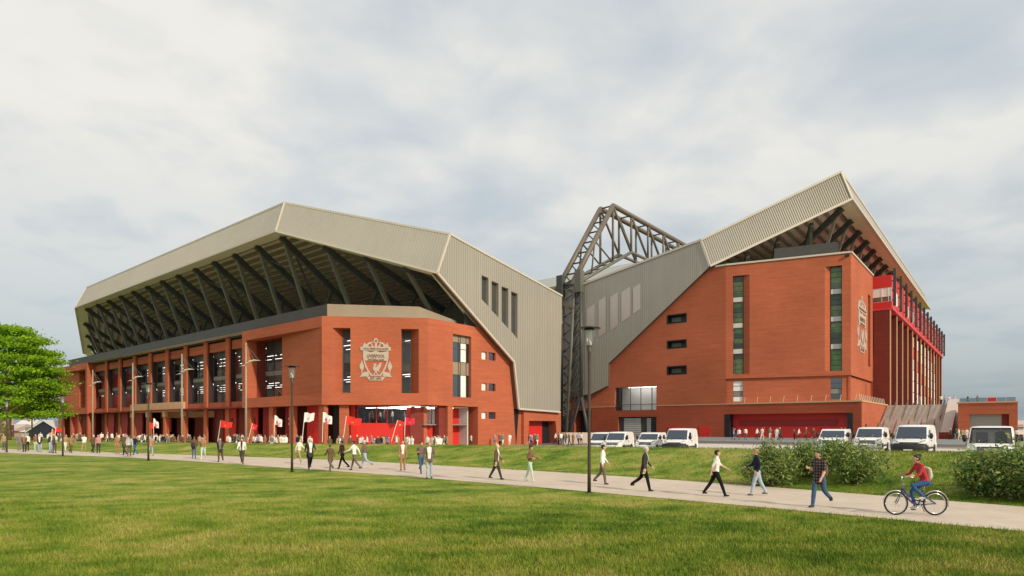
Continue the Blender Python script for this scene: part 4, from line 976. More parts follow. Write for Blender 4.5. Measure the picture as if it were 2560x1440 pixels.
# ------------------------------------------------------------------ roof truss, lattice tower
TRO = obj('roof_truss', None, loc=MS.o, rz=ANG, label='big tubular steel box truss rising over the grey roof of the tall stand', cat='truss')
TX = -57.6; TXB = -61.2; ZC = 57.3; TY0 = 0.7
ys = [TY0 + 19.0 + 9.4 * k for k in range(13)]
def tb(p, q, r, name, m=STEELB): b = MB(); b.tube([p, q], r, 8); return b.build(name, m, TRO, smooth=True)
zb_ = 47.8; yend = ys[-1] + 19.0
for X in (TX, TXB):
    tb((X, ys[0], ZC), (X, ys[-1], ZC), 0.62, 'top_chord'); tb((X, TY0, 33.5), (X, ys[0], ZC), 0.62, 'end_chord'); tb((X, yend, 33.5), (X, ys[-1], ZC), 0.62, 'end_chord')
    tb((X, TY0 + 1, 34.2), (X, ys[1], zb_), 0.42, 'bottom_chord', STEEL2); tb((X, ys[1], zb_), (X, ys[-2], zb_), 0.42, 'bottom_chord'); tb((X, ys[-2], zb_), (X, yend - 1, 34.2), 0.42, 'bottom_chord', STEEL2)
    zbot = lambda y: 34.2 + (zb_ - 34.2) * min(1, (y - TY0 - 1) / (ys[1] - TY0 - 1))
    for k, y in enumerate(ys[:-1]):
        tb((X, y, ZC), (X, y, zbot(y)), 0.30, 'vertical'); tb((X, y, ZC), (X, ys[k + 1], zb_), 0.30, 'diagonal')
    y1 = TY0 + 10.5; tb((X, y1, 33.5 + (ZC - 33.5) * (y1 - TY0) / 19.0), (X, ys[0], zbot(ys[0])), 0.2, 'diagonal'); tb((X, y1, 33.5 + (ZC - 33.5) * (y1 - TY0) / 19.0), (X, TY0 + 9, zbot(TY0 + 9)), 0.2, 'vertical')
for k, y in enumerate(ys): tb((TX, y, ZC), (TXB, y, ZC), 0.2, 'cross_tie', STEEL); (k < 12) and tb((TX, y, ZC), (TXB, y + 9.4, ZC), 0.16, 'cross_tie', STEEL)
for k in range(8):
    t = (k + 0.4) / 8; t2 = (k + 1.4) / 8; f = lambda t: (TY0 + 19.0 * t, 33.5 + (ZC - 33.5) * t)
    tb((TX, *f(t)), (TXB, *f(t)), 0.2, 'cross_tie', STEEL)
    if t2 < 1: tb((TX, *f(t)), (TXB, *f(t2)), 0.16, 'cross_tie', STEEL)
    tb((TX, TY0 + 3.4 * k + 1, zbot(TY0 + 3.4 * k + 1)), (TXB, TY0 + 3.4 * k + 1, zbot(TY0 + 3.4 * k + 1)), 0.16, 'cross_tie', STEEL)
TWO = obj('lattice_tower', None, loc=MS.o, rz=ANG, label='dark steel lattice tower in the gap between the two stands', cat='tower')
def tw(p, q, r, name='brace', m=STEEL): b = MB(); b.tube([p, q], r, 8); return b.build(name, m, TWO, smooth=True)
zf = -0.3
def twp(px, py, y): return MS.hit(px, py, 1, y)
yA = -1.6
A1, A0 = twp(1404, 712, yA), twp(1399, 1096, yA); M1, M0 = twp(1437, 712, yA), twp(1416, 1093, yA); C1_, C0_ = twp(1452, 712, yA), twp(1454, 992, yA)
for p in (A0, M0): p.z = zf
tw(A1, A0, 0.62, 'leg', BLACK); tw(M1, M0, 0.36, 'leg', STEEL2); tw(C1_, C0_, 0.40, 'leg')
B1, B0 = A1 + Vector((1.2, 3.4, 0)), A0 + Vector((1.8, 3.4, 0)); tw(B1, B0, 0.4, 'leg'); D1, D0 = C1_ + Vector((0, 3.4, 0)), C0_ + Vector((0, 3.4, 0)); D0.z = zf; tw(D1, D0, 0.35, 'leg')
v1, v2 = twp(1420, 1090, yA), twp(1473, 1092, yA); v1.z = v2.z = zf; tw(C0_, v1, 0.26, 'foot'); tw(C0_, v2, 0.34, 'foot')
n = 9
for k in range(n):
    t0, t1, tm = k / n, (k + 1) / n, (k + 0.5) / n
    for (P1, P0, S1, S0) in ((A1, A0, M1, M0), (M1, M0, C1_, C0_), (A1, A0, B1, B0), (C1_, C0_, D1, D0)):
        tw(P1.lerp(P0, t0), S1.lerp(S0, tm), 0.13); tw(S1.lerp(S0, tm), P1.lerp(P0, t1), 0.13)
tw(A1, C1_, 0.3, 'cross_head'); tw(C0_ + Vector((0, 0, 1.5)), A0.lerp(A1, 0.3), 0.14)
for p in (A1 + Vector((-0.2, 0, 0.4)), C1_ + Vector((-0.4, 0, 1.6))):
    b = MB(); b.box(p.x - 0.75, p.x + 0.75, p.y - 0.7, p.y + 0.7, p.z - 3.2, p.z + 1.6); b.build('bearing_box', DGREY if p.x < C1_.x - 2 else STEEL2, TWO)
LKO = obj('link_wall', None, loc=MS.o, rz=ANG, label='recessed grey panel wall behind the dark lattice tower', cat='wall')
b = MB(); b.box(-70, XL - 0.6, 6.0, 6.4, 5, 33.4); b.build('wall_panel', MGREY, LKO)
b = MB(); b.box(-70, XL - 0.6, 5.8, 6.2, -0.3, 4.998); b.build('gate', NAVY, LKO)
rr_ = MB()
for k in range(20): rr_.box(-69.5 + 0.6 * k, -69.3 + 0.6 * k, 5.9, 5.998, 5, 33.3)
rr_.build('cladding_rib', CLADR, LKO, kind='stuff')
b = MB(); a, c = on_z(1404, 1112, -0.1), on_z(1478, 1111, -0.1); b.bar((a.x, a.y, 0.75), (c.x + 3, c.y - 1.5, 0.75), 0.3, 1.9)
b.build('low_wall', mat('pale_hoarding', (0.55, 0.45, 0.37), 0.8, noise=(0.6, 0.06)), None, label='low pale wall at the foot of the lattice tower', cat='wall')
# far stand roof seen through the gap
FR = obj('far_stand', None, loc=(20, 245, 0), rz=R(-39.3), label='pale roof of a distant stand seen through the gap beside the tower', cat='stand')
zf2 = at_y(1370, 697, 240).z
b = MB(); b.hexa([(-45, -8, zf2 - 3.5), (45, -8, zf2 - 3.5), (45, 26, zf2 - 9), (-45, 26, zf2 - 9), (-45, -8, zf2), (45, -8, zf2), (45, 26, zf2 - 5), (-45, 26, zf2 - 5)]); b.build('roof', mat('pale_roof', (0.75, 0.76, 0.76), 0.6), FR)
b = MB(); b.box(-44, 44, 0, 24, 0, zf2 - 8); b.build('wall', LGREY, FR)

# ------------------------------------------------------------------ stairs and garage block right of the podium
STO = obj('grand_stair', None, loc=MS.o, rz=ANG, label='wide pale stone stair with railings climbing beside the brick podium', cat='stairs')
y0s, y1s, wst = 9.5, 24.6, 9.8
z0s = 0.33; ns = 34; yl = 16.2
b = MB(); tops = []
for k in range(ns):
    ya = y0s + (y1s - y0s) * k / ns + (0.9 if k > 15 else 0); z = z0s + (zpod - 0.1 - z0s) * (k + 1) / ns
    b.box(0.15, wst, ya, y1s + 2.4, z - (zpod - 0.1 - z0s) / ns + 0.001, z)
b.build('steps', CONC, STO, kind='stuff')
def stair_z(y): return z0s + (zpod - 0.1 - z0s) * min(1, max(0, (y - (0.5 if y > yl else 0) - y0s) / (y1s - y0s)))
for (ya, yb_, m_) in ((y0s + 0.2, yl - 0.6, mat('red_rail', (0.45, 0.05, 0.05), 0.5)), (yl + 0.8, y1s + 1.5, RAIL)):
    for k in range(5):
        xx = 1.0 + 1.9 * k + (0.6 if ya > yl else 0); o = None
        b = MB(); b.tube([(xx, ya, stair_z(ya) + 1.0), (xx, yb_, stair_z(yb_) + 1.0)], 0.06, 6); o = b.build('handrail', m_, STO)
        b = MB(); n = 9
        for j in range(n + 1): yy = ya + (yb_ - ya) * j / n; b.tube([(xx, yy, stair_z(yy) - 0.1), (xx, yy, stair_z(yy) + 1.0)], 0.035, 5)
        b.tube([(xx, ya, stair_z(ya) + 0.5), (xx, yb_, stair_z(yb_) + 0.5)], 0.035, 5); b.build('balusters', RAIL, o)
b = MB(); zz = zpod + 0.9
b.hexa([(wst + 0.02, y0s, -0.2), (wst + 1.5, y0s, -0.2), (wst + 1.5, y1s + 2, -0.2), (wst + 0.02, y1s + 2, -0.2), (wst + 0.02, y0s, 1.6), (wst + 1.5, y0s, 1.6), (wst + 1.5, y1s + 2, zz), (wst + 0.02, y1s + 2, zz)]); b.build('stair_wall', CONC, STO)
b = MB(); b.box(wst - 0.1, wst + 1.6, y0s - 0.6, y0s - 0.02, -0.2, 1.65); b.build('newel', BRICKD, STO)
b = MB(); b.box(0.02, 19.3, y1s + 2.42, 60, -0.3, zpod - 0.102); b.box(wst + 4, 19.3, 20.3, y1s + 2.4, -0.3, zpod - 0.11); b.build('terrace', CONC, STO)
GA = MS.local(at_y(2395, 1066, 97.0)); GAO = obj('garage_block', None, loc=MS.o, rz=ANG, label='low red brick block with grey roller shutter right of the stair', cat='building')
gx0_, gy0_ = GA.x, GA.y; gw_ = 7.3; gh = at_y(2395, 1007, 97).z
q0 = gx0_ + gw_ * 0.2; q1 = gx0_ + gw_ * 0.86
zs = at_y(2440, 1036, 96).z
b = MB(); b.holed(rect(gx0_, gx0_ + gw_, -0.3, gh), [rect(q0, q1, 0.0, zs)], lambda u, v, w: (u, gy0_ + w, v), depth=0.7)
b.poly([(gx0_, gy0_, -0.3), (gx0_, gy0_ + 14, -0.3), (gx0_, gy0_ + 14, gh), (gx0_, gy0_, gh)]); b.poly([(gx0_ + gw_, gy0_, -0.3), (gx0_ + gw_, gy0_ + 14, -0.3), (gx0_ + gw_, gy0_ + 14, gh), (gx0_ + gw_, gy0_, gh)])
b.poly([(gx0_, gy0_, gh - 0.01), (gx0_ + gw_, gy0_, gh - 0.01), (gx0_ + gw_, gy0_ + 14, gh - 0.01), (gx0_, gy0_ + 14, gh - 0.01)]); b.build('wall', BRICK, GAO)
for k in range(14):
    z = 0.0 + zs * k / 14; b = MB(); fb_bar(b, lambda u, v, w: (u, gy0_ + w, v), q0, q1 - 0.9, z + 0.01, z + zs / 14 - 0.015, 0.55, 0.62); b.build('shutter_slat', MGREY if False else mat('shutter', (0.33, 0.32, 0.27), 0.5), GAO)
b = MB(); fb_bar(b, lambda u, v, w: (u, gy0_ + w, v), q1 - 0.9, q1, 0, zs, 0.6, 0.66); b.build('shutter_jamb', BRICKD, GAO)
b = MB(); b.box(gx0_ - 0.06, gx0_ - 0.002, gy0_ + 0.8, gy0_ + 1.8, 0, 3.4); b.build('side_door', DGREY, GAO)
b = MB(); b.bar((gx0_ - 0.1, gy0_ - 0.05, gh), (gx0_ + gw_ + 0.1, gy0_ - 0.05, gh), 0.2, 0.22); b.bar((gx0_ - 0.05, gy0_ + 0.1, gh), (gx0_ - 0.05, gy0_ + 14, gh), 0.2, 0.22); b.build('coping', STONE, GAO)
for k in range(6):
    b = MB(); xa = gx0_ + 0.2 + (gw_ - 0.4) * k / 6; b.box(xa, xa + (gw_ - 0.4) / 6 - 0.05, gy0_ + 1.0, gy0_ + 1.04, gh, gh + 0.75); b.build('balustrade_panel', REDP if k == 3 else GLASSD, GAO)
# ------------------------------------------------------------------ people
def V(*a): return Vector(a)
def pose_walk(stride=0.5, knee_back=25, arm=0.45, elbow=18, lean=0.03, wide=0.0, phase=1, forearm=None, turn=0.0):
    """joints of a walking (or, with stride 0, standing) figure 1.75 m tall facing +Y; phase 1: left leg forward"""
    J = {}; hipz = 0.93; J['pelvis'] = V(0, 0, hipz); J['chest'] = V(0, lean * 0.8, 1.27); J['neck'] = V(0, lean, 1.47); J['head'] = V(0, lean + 0.025, 1.63)
    for s, nm in ((-1, 'R'), (1, 'L')):
        f = phase * s * stride * 0.62; h = V(0.095 * s, 0, hipz - 0.02); J['hip' + nm] = h
        kb = R(knee_back) if f < 0 else R(6 if stride else 2)
        k = h + V(0.01 * s, math.sin(f), -math.cos(f)) * 0.43; sh = f - kb
        a = k + V(0.0, math.sin(sh), -math.cos(sh)) * 0.43; J['knee' + nm] = k; J['ankle' + nm] = a
        tp = sh * 0.7; J['toe' + nm] = a + V(0.035 * s, math.cos(tp) * 0.16, -0.055 + math.sin(tp) * 0.14 if f >= 0 else -0.06 + 0.02)
        J['heel' + nm] = a + V(0, -0.055 * math.cos(tp), -0.05)
        sw = -phase * s * arm; p = V(0.195 * s, lean * 0.9, 1.42); J['sho' + nm] = p
        e = p + V(0.055 * s + wide * s, math.sin(sw), -math.cos(sw)) * 0.29
        eb = sw + R(elbow) + (R(12) if sw > 0 else 0)
        if forearm and nm in forearm: eb = R(forearm[nm])
        w = e + V(0.01 * s, math.sin(eb), -math.cos(eb)) * 0.25; J['elb' + nm] = e; J['wri' + nm] = w; J['hand' + nm] = w + (w - e).normalized() * 0.17
    lo = min(min(J['toe' + n].z for n in 'LR') - 0.03, min(J['heel' + n].z for n in 'LR') - 0.035)
    for k in J: J[k].z -= lo
    return J
def remesh(me, vox):
    o = bpy.data.objects.new('tmp', me); col.objects.link(o)
    m = o.modifiers.new('r', 'REMESH'); m.mode = 'VOXEL'; m.voxel_size = vox
    sm = o.modifiers.new('s', 'SMOOTH'); sm.factor = 0.5; sm.iterations = 3
    dg = bpy.context.evaluated_depsgraph_get(); r = bpy.data.meshes.new_from_object(o.evaluated_get(dg))
    bpy.data.objects.remove(o); bpy.data.meshes.remove(me); return r
SKINS = [mat('skin_a', (0.62, 0.36, 0.24), 0.55), mat('skin_b', (0.50, 0.27, 0.17), 0.55), mat('skin_c', (0.70, 0.46, 0.34), 0.55)]
HAIRS = dict(dark=mat('hair_dark', (0.018, 0.012, 0.009), 0.6), brown=mat('hair_brown', (0.10, 0.05, 0.025), 0.6), grey=mat('hair_grey', (0.55, 0.52, 0.48), 0.6), fair=mat('hair_fair', (0.30, 0.19, 0.09), 0.6))
def cloth(c): return mat('cloth_%d_%d_%d' % tuple(int(v * 1000) for v in c), c, 0.85, noise=(9.0, 0.16), spec=0.15, bump=(11.0, 0.9))
def plaid():
    if 'plaid' in MATS: return MATS['plaid']
    m = bpy.data.materials.new('plaid'); m.use_nodes = True; t = m.node_tree; b = t.nodes['Principled BSDF']; b.inputs['Roughness'].default_value = 0.9
    tc = N(t, 'ShaderNodeTexCoord'); sp = N(t, 'ShaderNodeSeparateXYZ'); link(t, tc.outputs['Object'], sp.inputs[0])
    u = math_(t, 'ADD', sp.outputs[0], math_(t, 'MULTIPLY', sp.outputs[1], 0.6))
    a = math_(t, 'GREATER_THAN', math_(t, 'FRACT', math_(t, 'MULTIPLY', u, 11.0)), 0.6); c = math_(t, 'GREATER_THAN', math_(t, 'FRACT', math_(t, 'MULTIPLY', sp.outputs[2], 11.0)), 0.6)
    f = math_(t, 'MULTIPLY', math_(t, 'ADD', a, c), 0.5)
    link(t, ramp(t, f, [(0.0, (0.022, 0.014, 0.016)), (0.5, (0.06, 0.035, 0.04)), (1.0, (0.22, 0.16, 0.16))]), b.inputs['Base Color']); MATS['plaid'] = m; return m
def finger_set(b, J, nm, s, curl=0.5):
    """five separate fingers rooted in the palm, thumb leaving its side"""
    w, h = J['wri' + nm], J['hand' + nm]; d = (h - w).normalized(); fw = V(0, 1, 0); fw = (fw - d * fw.dot(d)).normalized(); inn = d.cross(fw) * (1 if d.cross(fw).x * s < 0 else -1)
    pe = w + d * 0.085
    for i, (o, L) in enumerate(((-0.030, 0.062), (-0.010, 0.076), (0.010, 0.08), (0.030, 0.07))):
        p0 = pe + fw * o; p1 = p0 + d * L * 0.5 + inn * 0.012 * curl; p2 = p1 + d * L * 0.3 + inn * 0.03 * curl; p3 = p2 + d * L * 0.15 + inn * 0.035 * curl
        b.tube([p0 - d * 0.02, p1, p2, p3], [0.0095, 0.009, 0.0085, 0.006], 5)
    t0 = w + d * 0.03 + fw * 0.03; b.tube([t0, t0 + fw * 0.028 + d * 0.03, t0 + fw * 0.03 + d * 0.065 + inn * 0.012], [0.012, 0.011, 0.007], 5)
def body_mesh(J, st, vox=0.022, detail=True):
    """one continuous surface from the joints; st = colours and cut of the clothes"""
    fat = st.get('fat', 1.0); loose = st.get('loose', 1.0); b = MB()
    lat = (J['shoL'] - J['shoR']).normalized()
    pel, ch, nk, hd = J['pelvis'], J['chest'], J['neck'], J['head']; wa = pel.lerp(ch, 0.45)
    ax = (nk - pel).normalized()
    jl = st.get('hem', 0.0)
    pts = [pel - ax * (0.10 + jl), pel, wa, ch, ch.lerp(nk, 0.62), ch.lerp(nk, 0.95)]
    b.tube(pts, [0.165 * fat + jl * 0.15, 0.170 * fat, 0.152 * fat, 0.178 * fat, 0.165, 0.075], 16, lat=lat, flat=0.66)
    b.tube([ch.lerp(nk, 0.85), nk, nk.lerp(hd, 0.6)], [0.07, 0.058, 0.055], 10)
    up = st.get('head_up', V(0, 0, 1)); fwd = st.get('face', V(0, 1, 0)); sd = fwd.cross(up).normalized()
    hp = [hd - up * 0.115 + fwd * 0.03, hd - up * 0.085 + fwd * 0.022, hd - up * 0.03 + fwd * 0.01, hd + up * 0.03, hd + up * 0.08 - fwd * 0.006, hd + up * 0.112 - fwd * 0.01]
    b.tube(hp, [0.032, 0.056, 0.073, 0.079, 0.066, 0.030], 14, lat=sd, flat=1.2)
    b.tube([hd + fwd * 0.082 + up * 0.012, hd + fwd * 0.112 - up * 0.026, hd + fwd * 0.09 - up * 0.038], [0.010, 0.015, 0.012], 6)      # nose
    bones = [(ch.lerp(nk, 0.9), nk.lerp(hd, 0.4), 0.05, 'skin'), (hd - up * 0.06, hd + up * 0.05, 0.085, 'skin'), (pel - ax * jl, ch, 0.15, 'top'), (ch, ch.lerp(nk, 0.7), 0.14, 'top'), (pel - ax * 0.10, pel - ax * 0.02, 0.155, 'top' if jl else 'low')]
    for s, nm in ((-1, 'R'), (1, 'L')):
        sh, el, wr, ha = (J[k + nm] for k in ('sho', 'elb', 'wri', 'hand'))
        b.tube([ch.lerp(nk, 0.72).lerp(sh, 0.45), sh - V(0.01 * s, 0, 0.005)], [0.075, 0.068], 10)
        b.tube([sh + (sh - el).normalized() * 0.03, sh.lerp(el, 0.35), el], [0.055, 0.056 * loose, 0.044 * loose], 10); b.tube([el + (sh - el).normalized() * 0.02, el.lerp(wr, 0.3), wr], [0.044 * loose, 0.043 * loose, 0.030], 10)
        d = (ha - wr).normalized(); b.tube([wr - d * 0.01, wr + d * 0.04, wr + d * 0.09] + ([] if detail else [ha - d * 0.01]), [0.026, 0.036, 0.034] + ([] if detail else [0.02]), 8, lat=V(0, 1, 0), flat=0.5)
        hp_, kn, an, to, he = (J[k + nm] for k in ('hip', 'knee', 'ankle', 'toe', 'heel'))
        b.tube([hp_ + V(0, 0, 0.06), hp_.lerp(kn, 0.25), kn], [0.095 * fat, 0.088 * loose, 0.062 * loose], 12); b.tube([kn + (hp_ - kn).normalized() * 0.03, kn.lerp(an, 0.3), an + V(0, 0, 0.0)], [0.061 * loose, 0.060 * loose, 0.047 * loose], 12)
        b.tube([he, he.lerp(to, 0.35) + V(0, 0, 0.012), he.lerp(to, 0.75), to], [0.040, 0.043, 0.042, 0.026], 10, lat=V(1, 0, 0), flat=0.8); b.tube([an + V(0, 0, 0.02), he.lerp(to, 0.2)], [0.042, 0.038], 8)
        bones += [(sh, el, 0.05, 'top'), (el, wr.lerp(el, 0.06), 0.04, 'top' if st.get('sleeve', 1) else 'skin'), (wr, ha, 0.03, 'skin'), (hp_, kn, 0.075, 'low'), (kn, an + V(0, 0, 0.02), 0.055, 'low'), (he, to, 0.04, 'shoe')]
    me = remesh(b.mesh('body'), vox)
    slots = ['skin', 'hair', 'top', 'inner', 'low', 'shoe', 'eye', 'lip']
    mats = [st['skin'], HAIRS.get(st.get('hair'), st['skin']), st['top'], st.get('inner', st['top']), st['low'], st['shoe'], BLACK, mat('lip', (0.40, 0.13, 0.10), 0.5)]
    for m_ in mats: me.materials.append(m_)
    n = len(me.polygons); cen = np.empty(n * 3, np.float32); me.polygons.foreach_get('center', cen); cen = cen.reshape(-1, 3)
    best = np.full(n, 9.0); idx = np.zeros(n, int)
    for p, q, r, lab in bones:
        p_ = np.array(p); q_ = np.array(q); d = q_ - p_; t = np.clip(((cen - p_) @ d) / max(1e-6, d @ d), 0, 1)
        dist = np.linalg.norm(cen - (p_ + t[:, None] * d), axis=1) - r; k = dist < best; best[k] = dist[k]; idx[k] = slots.index(lab)
    hl = cen - np.array(hd); U_ = np.array(up); Fw = np.array(fwd); zu = hl @ U_; yf = hl @ Fw; near = np.linalg.norm(hl, axis=1) < 0.16
    if st.get('hair'): idx[near & (idx == 0) & (((zu > 0.035) & (yf < 0.07)) | ((yf < 0.012) & (zu > -0.075)) | (zu > 0.08))] = 1
    if 'inner' in st:
        A = np.array(pel); axn = np.array(ax); lt = np.array(lat); fr = np.array(lat.cross(ax).normalized()) * (1 if lat.cross(ax).y > 0 else -1)
        q = cen - A; z = q @ axn; x = np.abs(q @ lt); y = q @ fr; wd = st.get('vee', 0.05) + (0.05 * np.clip(z / 0.5, 0, 1) if st.get('vee', 0.05) < 0.07 else 0)
        idx[(idx == 2) & (y > 0.03) & (x < wd) & (z > 0.0)] = 3
    me.polygons.foreach_set('material_index', idx.astype(np.int32)); me.polygons.foreach_set('use_smooth', [True] * n)
    if detail:                                            # fingers, ears, eyes and mouth as small islands of the same mesh
        x = MB()
        finger_set(x, J, 'R', -1); finger_set(x, J, 'L', 1)
        for s in (-1, 1):
            x.ball(hd + sd * 0.078 * s - up * 0.01, 0.014, 0.024, 0.034, 6, 5, 0); x.ball(hd + sd * 0.031 * s + fwd * 0.083 + up * 0.012, 0.013, 0.010, 0.008, 6, 4, 6)
        x.ball(hd + fwd * 0.085 - up * 0.062, 0.024, 0.010, 0.007, 6, 4, 7)
        xm = x.mesh('x'); import bmesh
        bm = bmesh.new(); bm.from_mesh(me); bm.from_mesh(xm); bm.to_mesh(me); bm.free(); bpy.data.meshes.remove(xm)
        for p in me.polygons: p.use_smooth = True
    return me
def hair_cap(o, hd, st):
    up = st.get('head_up', V(0, 0, 1)); fwd = st.get('face', V(0, 1, 0)); sd = fwd.cross(up).normalized(); x = MB(); x.ball((0, 0, 0), 0.088, 0.107, 0.102, 16, 12); k = MB()
    for f in x.f:
        c = sum((Vector(x.v[i]) for i in f), Vector()) / len(f)
        if (c.y > 0.045 and c.z < 0.05) or (c.y > -0.03 and c.z < -0.005) or c.z < -0.075: continue
        k.poly([hd + up * (0.022 + x.v[i][2]) + fwd * (x.v[i][1] - 0.012) + sd * x.v[i][0] for i in f])
    k.build('hair', HAIRS[st['hair']], o, smooth=True)
C_ = lambda r, g, b: cloth((r, g, b))
BLK, CHAR, BRN, TAN, CREAM, WHT = C_(0.012, 0.011, 0.012), C_(0.05, 0.045, 0.04), C_(0.13, 0.085, 0.05), C_(0.33, 0.20, 0.10), C_(0.72, 0.68, 0.56), C_(0.80, 0.78, 0.72)
JEAN, PJEAN, NAVYC, KHAKI, MINT, GREYC, PINKC, MAROON, LILAC, GREYB = C_(0.06, 0.11, 0.20), C_(0.38, 0.45, 0.55), C_(0.018, 0.02, 0.045), C_(0.38, 0.28, 0.15), C_(0.48, 0.62, 0.50), C_(0.20, 0.19, 0.17), C_(0.50, 0.25, 0.24), C_(0.05, 0.018, 0.022), C_(0.30, 0.27, 0.42), C_(0.16, 0.125, 0.10)
SH = mat('shoe_dark', (0.012, 0.010, 0.009), 0.5); SHL = mat('shoe_light', (0.62, 0.58, 0.50), 0.6); SHB = mat('shoe_brown', (0.10, 0.055, 0.03), 0.5)
def style(top, low, hair='dark', shoe=SH, skin=0, **k): return dict(top=top, low=low, hair=hair, shoe=shoe, skin=SKINS[skin], **k)
def heading(dx, dy): return math.atan2(-dx, dy)            # rotation that turns local +Y to (dx, dy)
TOW, AWAY, RGT, LFT = (0.2, -1.0), (-0.2, 1.0), (0.97, -0.25), (-0.97, 0.2)
PATHR, PATHL = (0.73, -0.68), (-0.73, 0.68)
def person(px, fy, st, pose, face, label, h=1.75, z=0.012):
    p = on_z(px, fy, z); me = body_mesh(pose, st, 0.019 if p.y < 40 else 0.026, p.y < 42)
    o = obj('person', me, loc=(p.x, p.y, z), rz=heading(*face), label=label, cat='person'); o.scale = (h / 1.75,) * 3
    if p.y < 42 and st.get('hair'): hair_cap(o, pose['head'], st)
    return o
W1 = lambda **k: pose_walk(**k)
stand = lambda **k: pose_walk(**{**dict(stride=0.0, knee_back=2, arm=0.05, elbow=12), **k})
suit = dict(hem=0.16, loose=1.12)
person(485, 1146, style(BRN, JEAN, 'brown', hem=0.05), stand(wide=0.05), AWAY, 'man in a brown jacket and blue jeans beside a woman in mint trousers')
person(508, 1150, style(TAN, MINT, 'dark', SHL), W1(stride=0.3), TOW, 'woman in a tan jacket and pale mint trousers walking towards the dark suited man')
person(551, 1155, style(CHAR, BRN, 'brown', inner=GREYC, **suit), W1(stride=0.25), TOW, 'man in a dark brown open suit with grey shirt facing forward', 1.72)
person(605, 1161, style(WHT, GREYB, 'brown', inner=CHAR, vee=0.025), W1(stride=0.45, phase=-1), TOW, 'man in a white shirt and dark tie striding down the path', 1.8)
person(748, 1160, style(CREAM, KHAKI, 'dark', SHL), W1(stride=0.5, knee_back=50), RGT, 'person in a cream jumper and khaki trousers beside the lamp post')
person(775, 1173, style(CHAR, BLK, None, skin=2, inner=WHT, fat=1.12, **suit), W1(stride=0.3, arm=0.6), (0.6, -0.8), 'bald man in a dark suit and white shirt near the lamp post', 1.86)
person(826, 1178, style(BRN, GREYB, 'brown', hem=0.2, loose=1.1), W1(stride=0.5, knee_back=45), PATHL, 'shorter walker in a long brown coat with its back turned', 1.55)
person(856, 1173, style(MAROON, BLK), W1(stride=0.62, arm=0.1), LFT, 'man in a maroon shirt and black trousers striding left')
person(886, 1176, style(WHT, GREYB, 'dark'), W1(stride=0.55, arm=0.7, wide=0.1), LFT, 'man in a white shirt and grey trousers behind the man in maroon')
person(912, 1171, style(GREYB, PJEAN, 'grey', inner=NAVYC), W1(stride=0.6, knee_back=45, arm=0.2), LFT, 'grey haired man in a grey-brown jacket and pale jeans walking left')
person(1007, 1176, style(TAN, TAN, 'brown', inner=WHT, **suit), stand(stride=0.2), TOW, 'man in a full tan suit standing on the path')
person(1053, 1184, style(GREYB, JEAN, 'dark', sleeve=0), W1(stride=0.5, knee_back=40, forearm={'L': 95}), (0.5, -0.85), 'young man in a grey shirt carrying a black backpack on the path')
person(1073, 1196, style(GREYB, PJEAN, 'fair', inner=WHT, vee=0.06, hem=0.03), stand(stride=0.15, wide=0.12), TOW, 'man in an open grey jacket, white shirt and pale jeans', 1.8)
person(1241, 1199, style(BRN, CHAR, None, skin=2, inner=WHT, fat=1.1, **suit), W1(stride=0.62, knee_back=8, arm=0.15), RGT, 'bald man in a brown suit walking right past the grass bank')
person(1325, 1205, style(C_(0.20, 0.11, 0.07), MINT, 'dark', SHL, face=V(0, 0.93, -0.36).normalized(), head_up=V(0, 0.36, 0.93).normalized()), W1(stride=0.4, knee_back=10, forearm={'L': 85, 'R': 80}), RGT, 'woman in a rust jacket and mint trousers looking down at her hands', 1.7)
person(1506, 1211, style(WHT, GREYB, 'dark', loose=1.1), W1(stride=0.35, knee_back=30, arm=0.15), RGT, 'dark haired man in a white sweater next to the tall lamp post')
person(1610, 1228, style(CHAR, BLK, 'grey', skin=2, inner=C_(0.5, 0.5, 0.62), fat=1.1, **suit), W1(stride=0.5, knee_back=38, arm=0.2, lean=0.06), RGT, 'white haired man in a dark brown suit striding right in front of the vans', 1.8)
person(1790, 1241, style(WHT, BLK, 'dark', sleeve=0, loose=1.05), W1(stride=0.68, knee_back=12, arm=0.55, phase=1), RGT, 'man in a white sweater and black trousers striding right with swinging arms')
person(1893, 1239, style(NAVYC, PJEAN, 'fair', SHB, loose=1.12), W1(stride=0.5, knee_back=10, arm=0.3, elbow=40, phase=-1), LFT, 'cropped haired man in a navy sweater and pale jeans walking left')
plm = person(2048, 1269, style(plaid(), JEAN, 'dark', hem=0.04, loose=1.15, sleeve=0, face=V(0.25, 0.95, 0).normalized()), W1(stride=0.42, knee_back=40, arm=0.1, forearm={'L': 110}), (-0.85, -0.5), 'man in a dark plaid shirt and jeans with a brown backpack', 1.8)
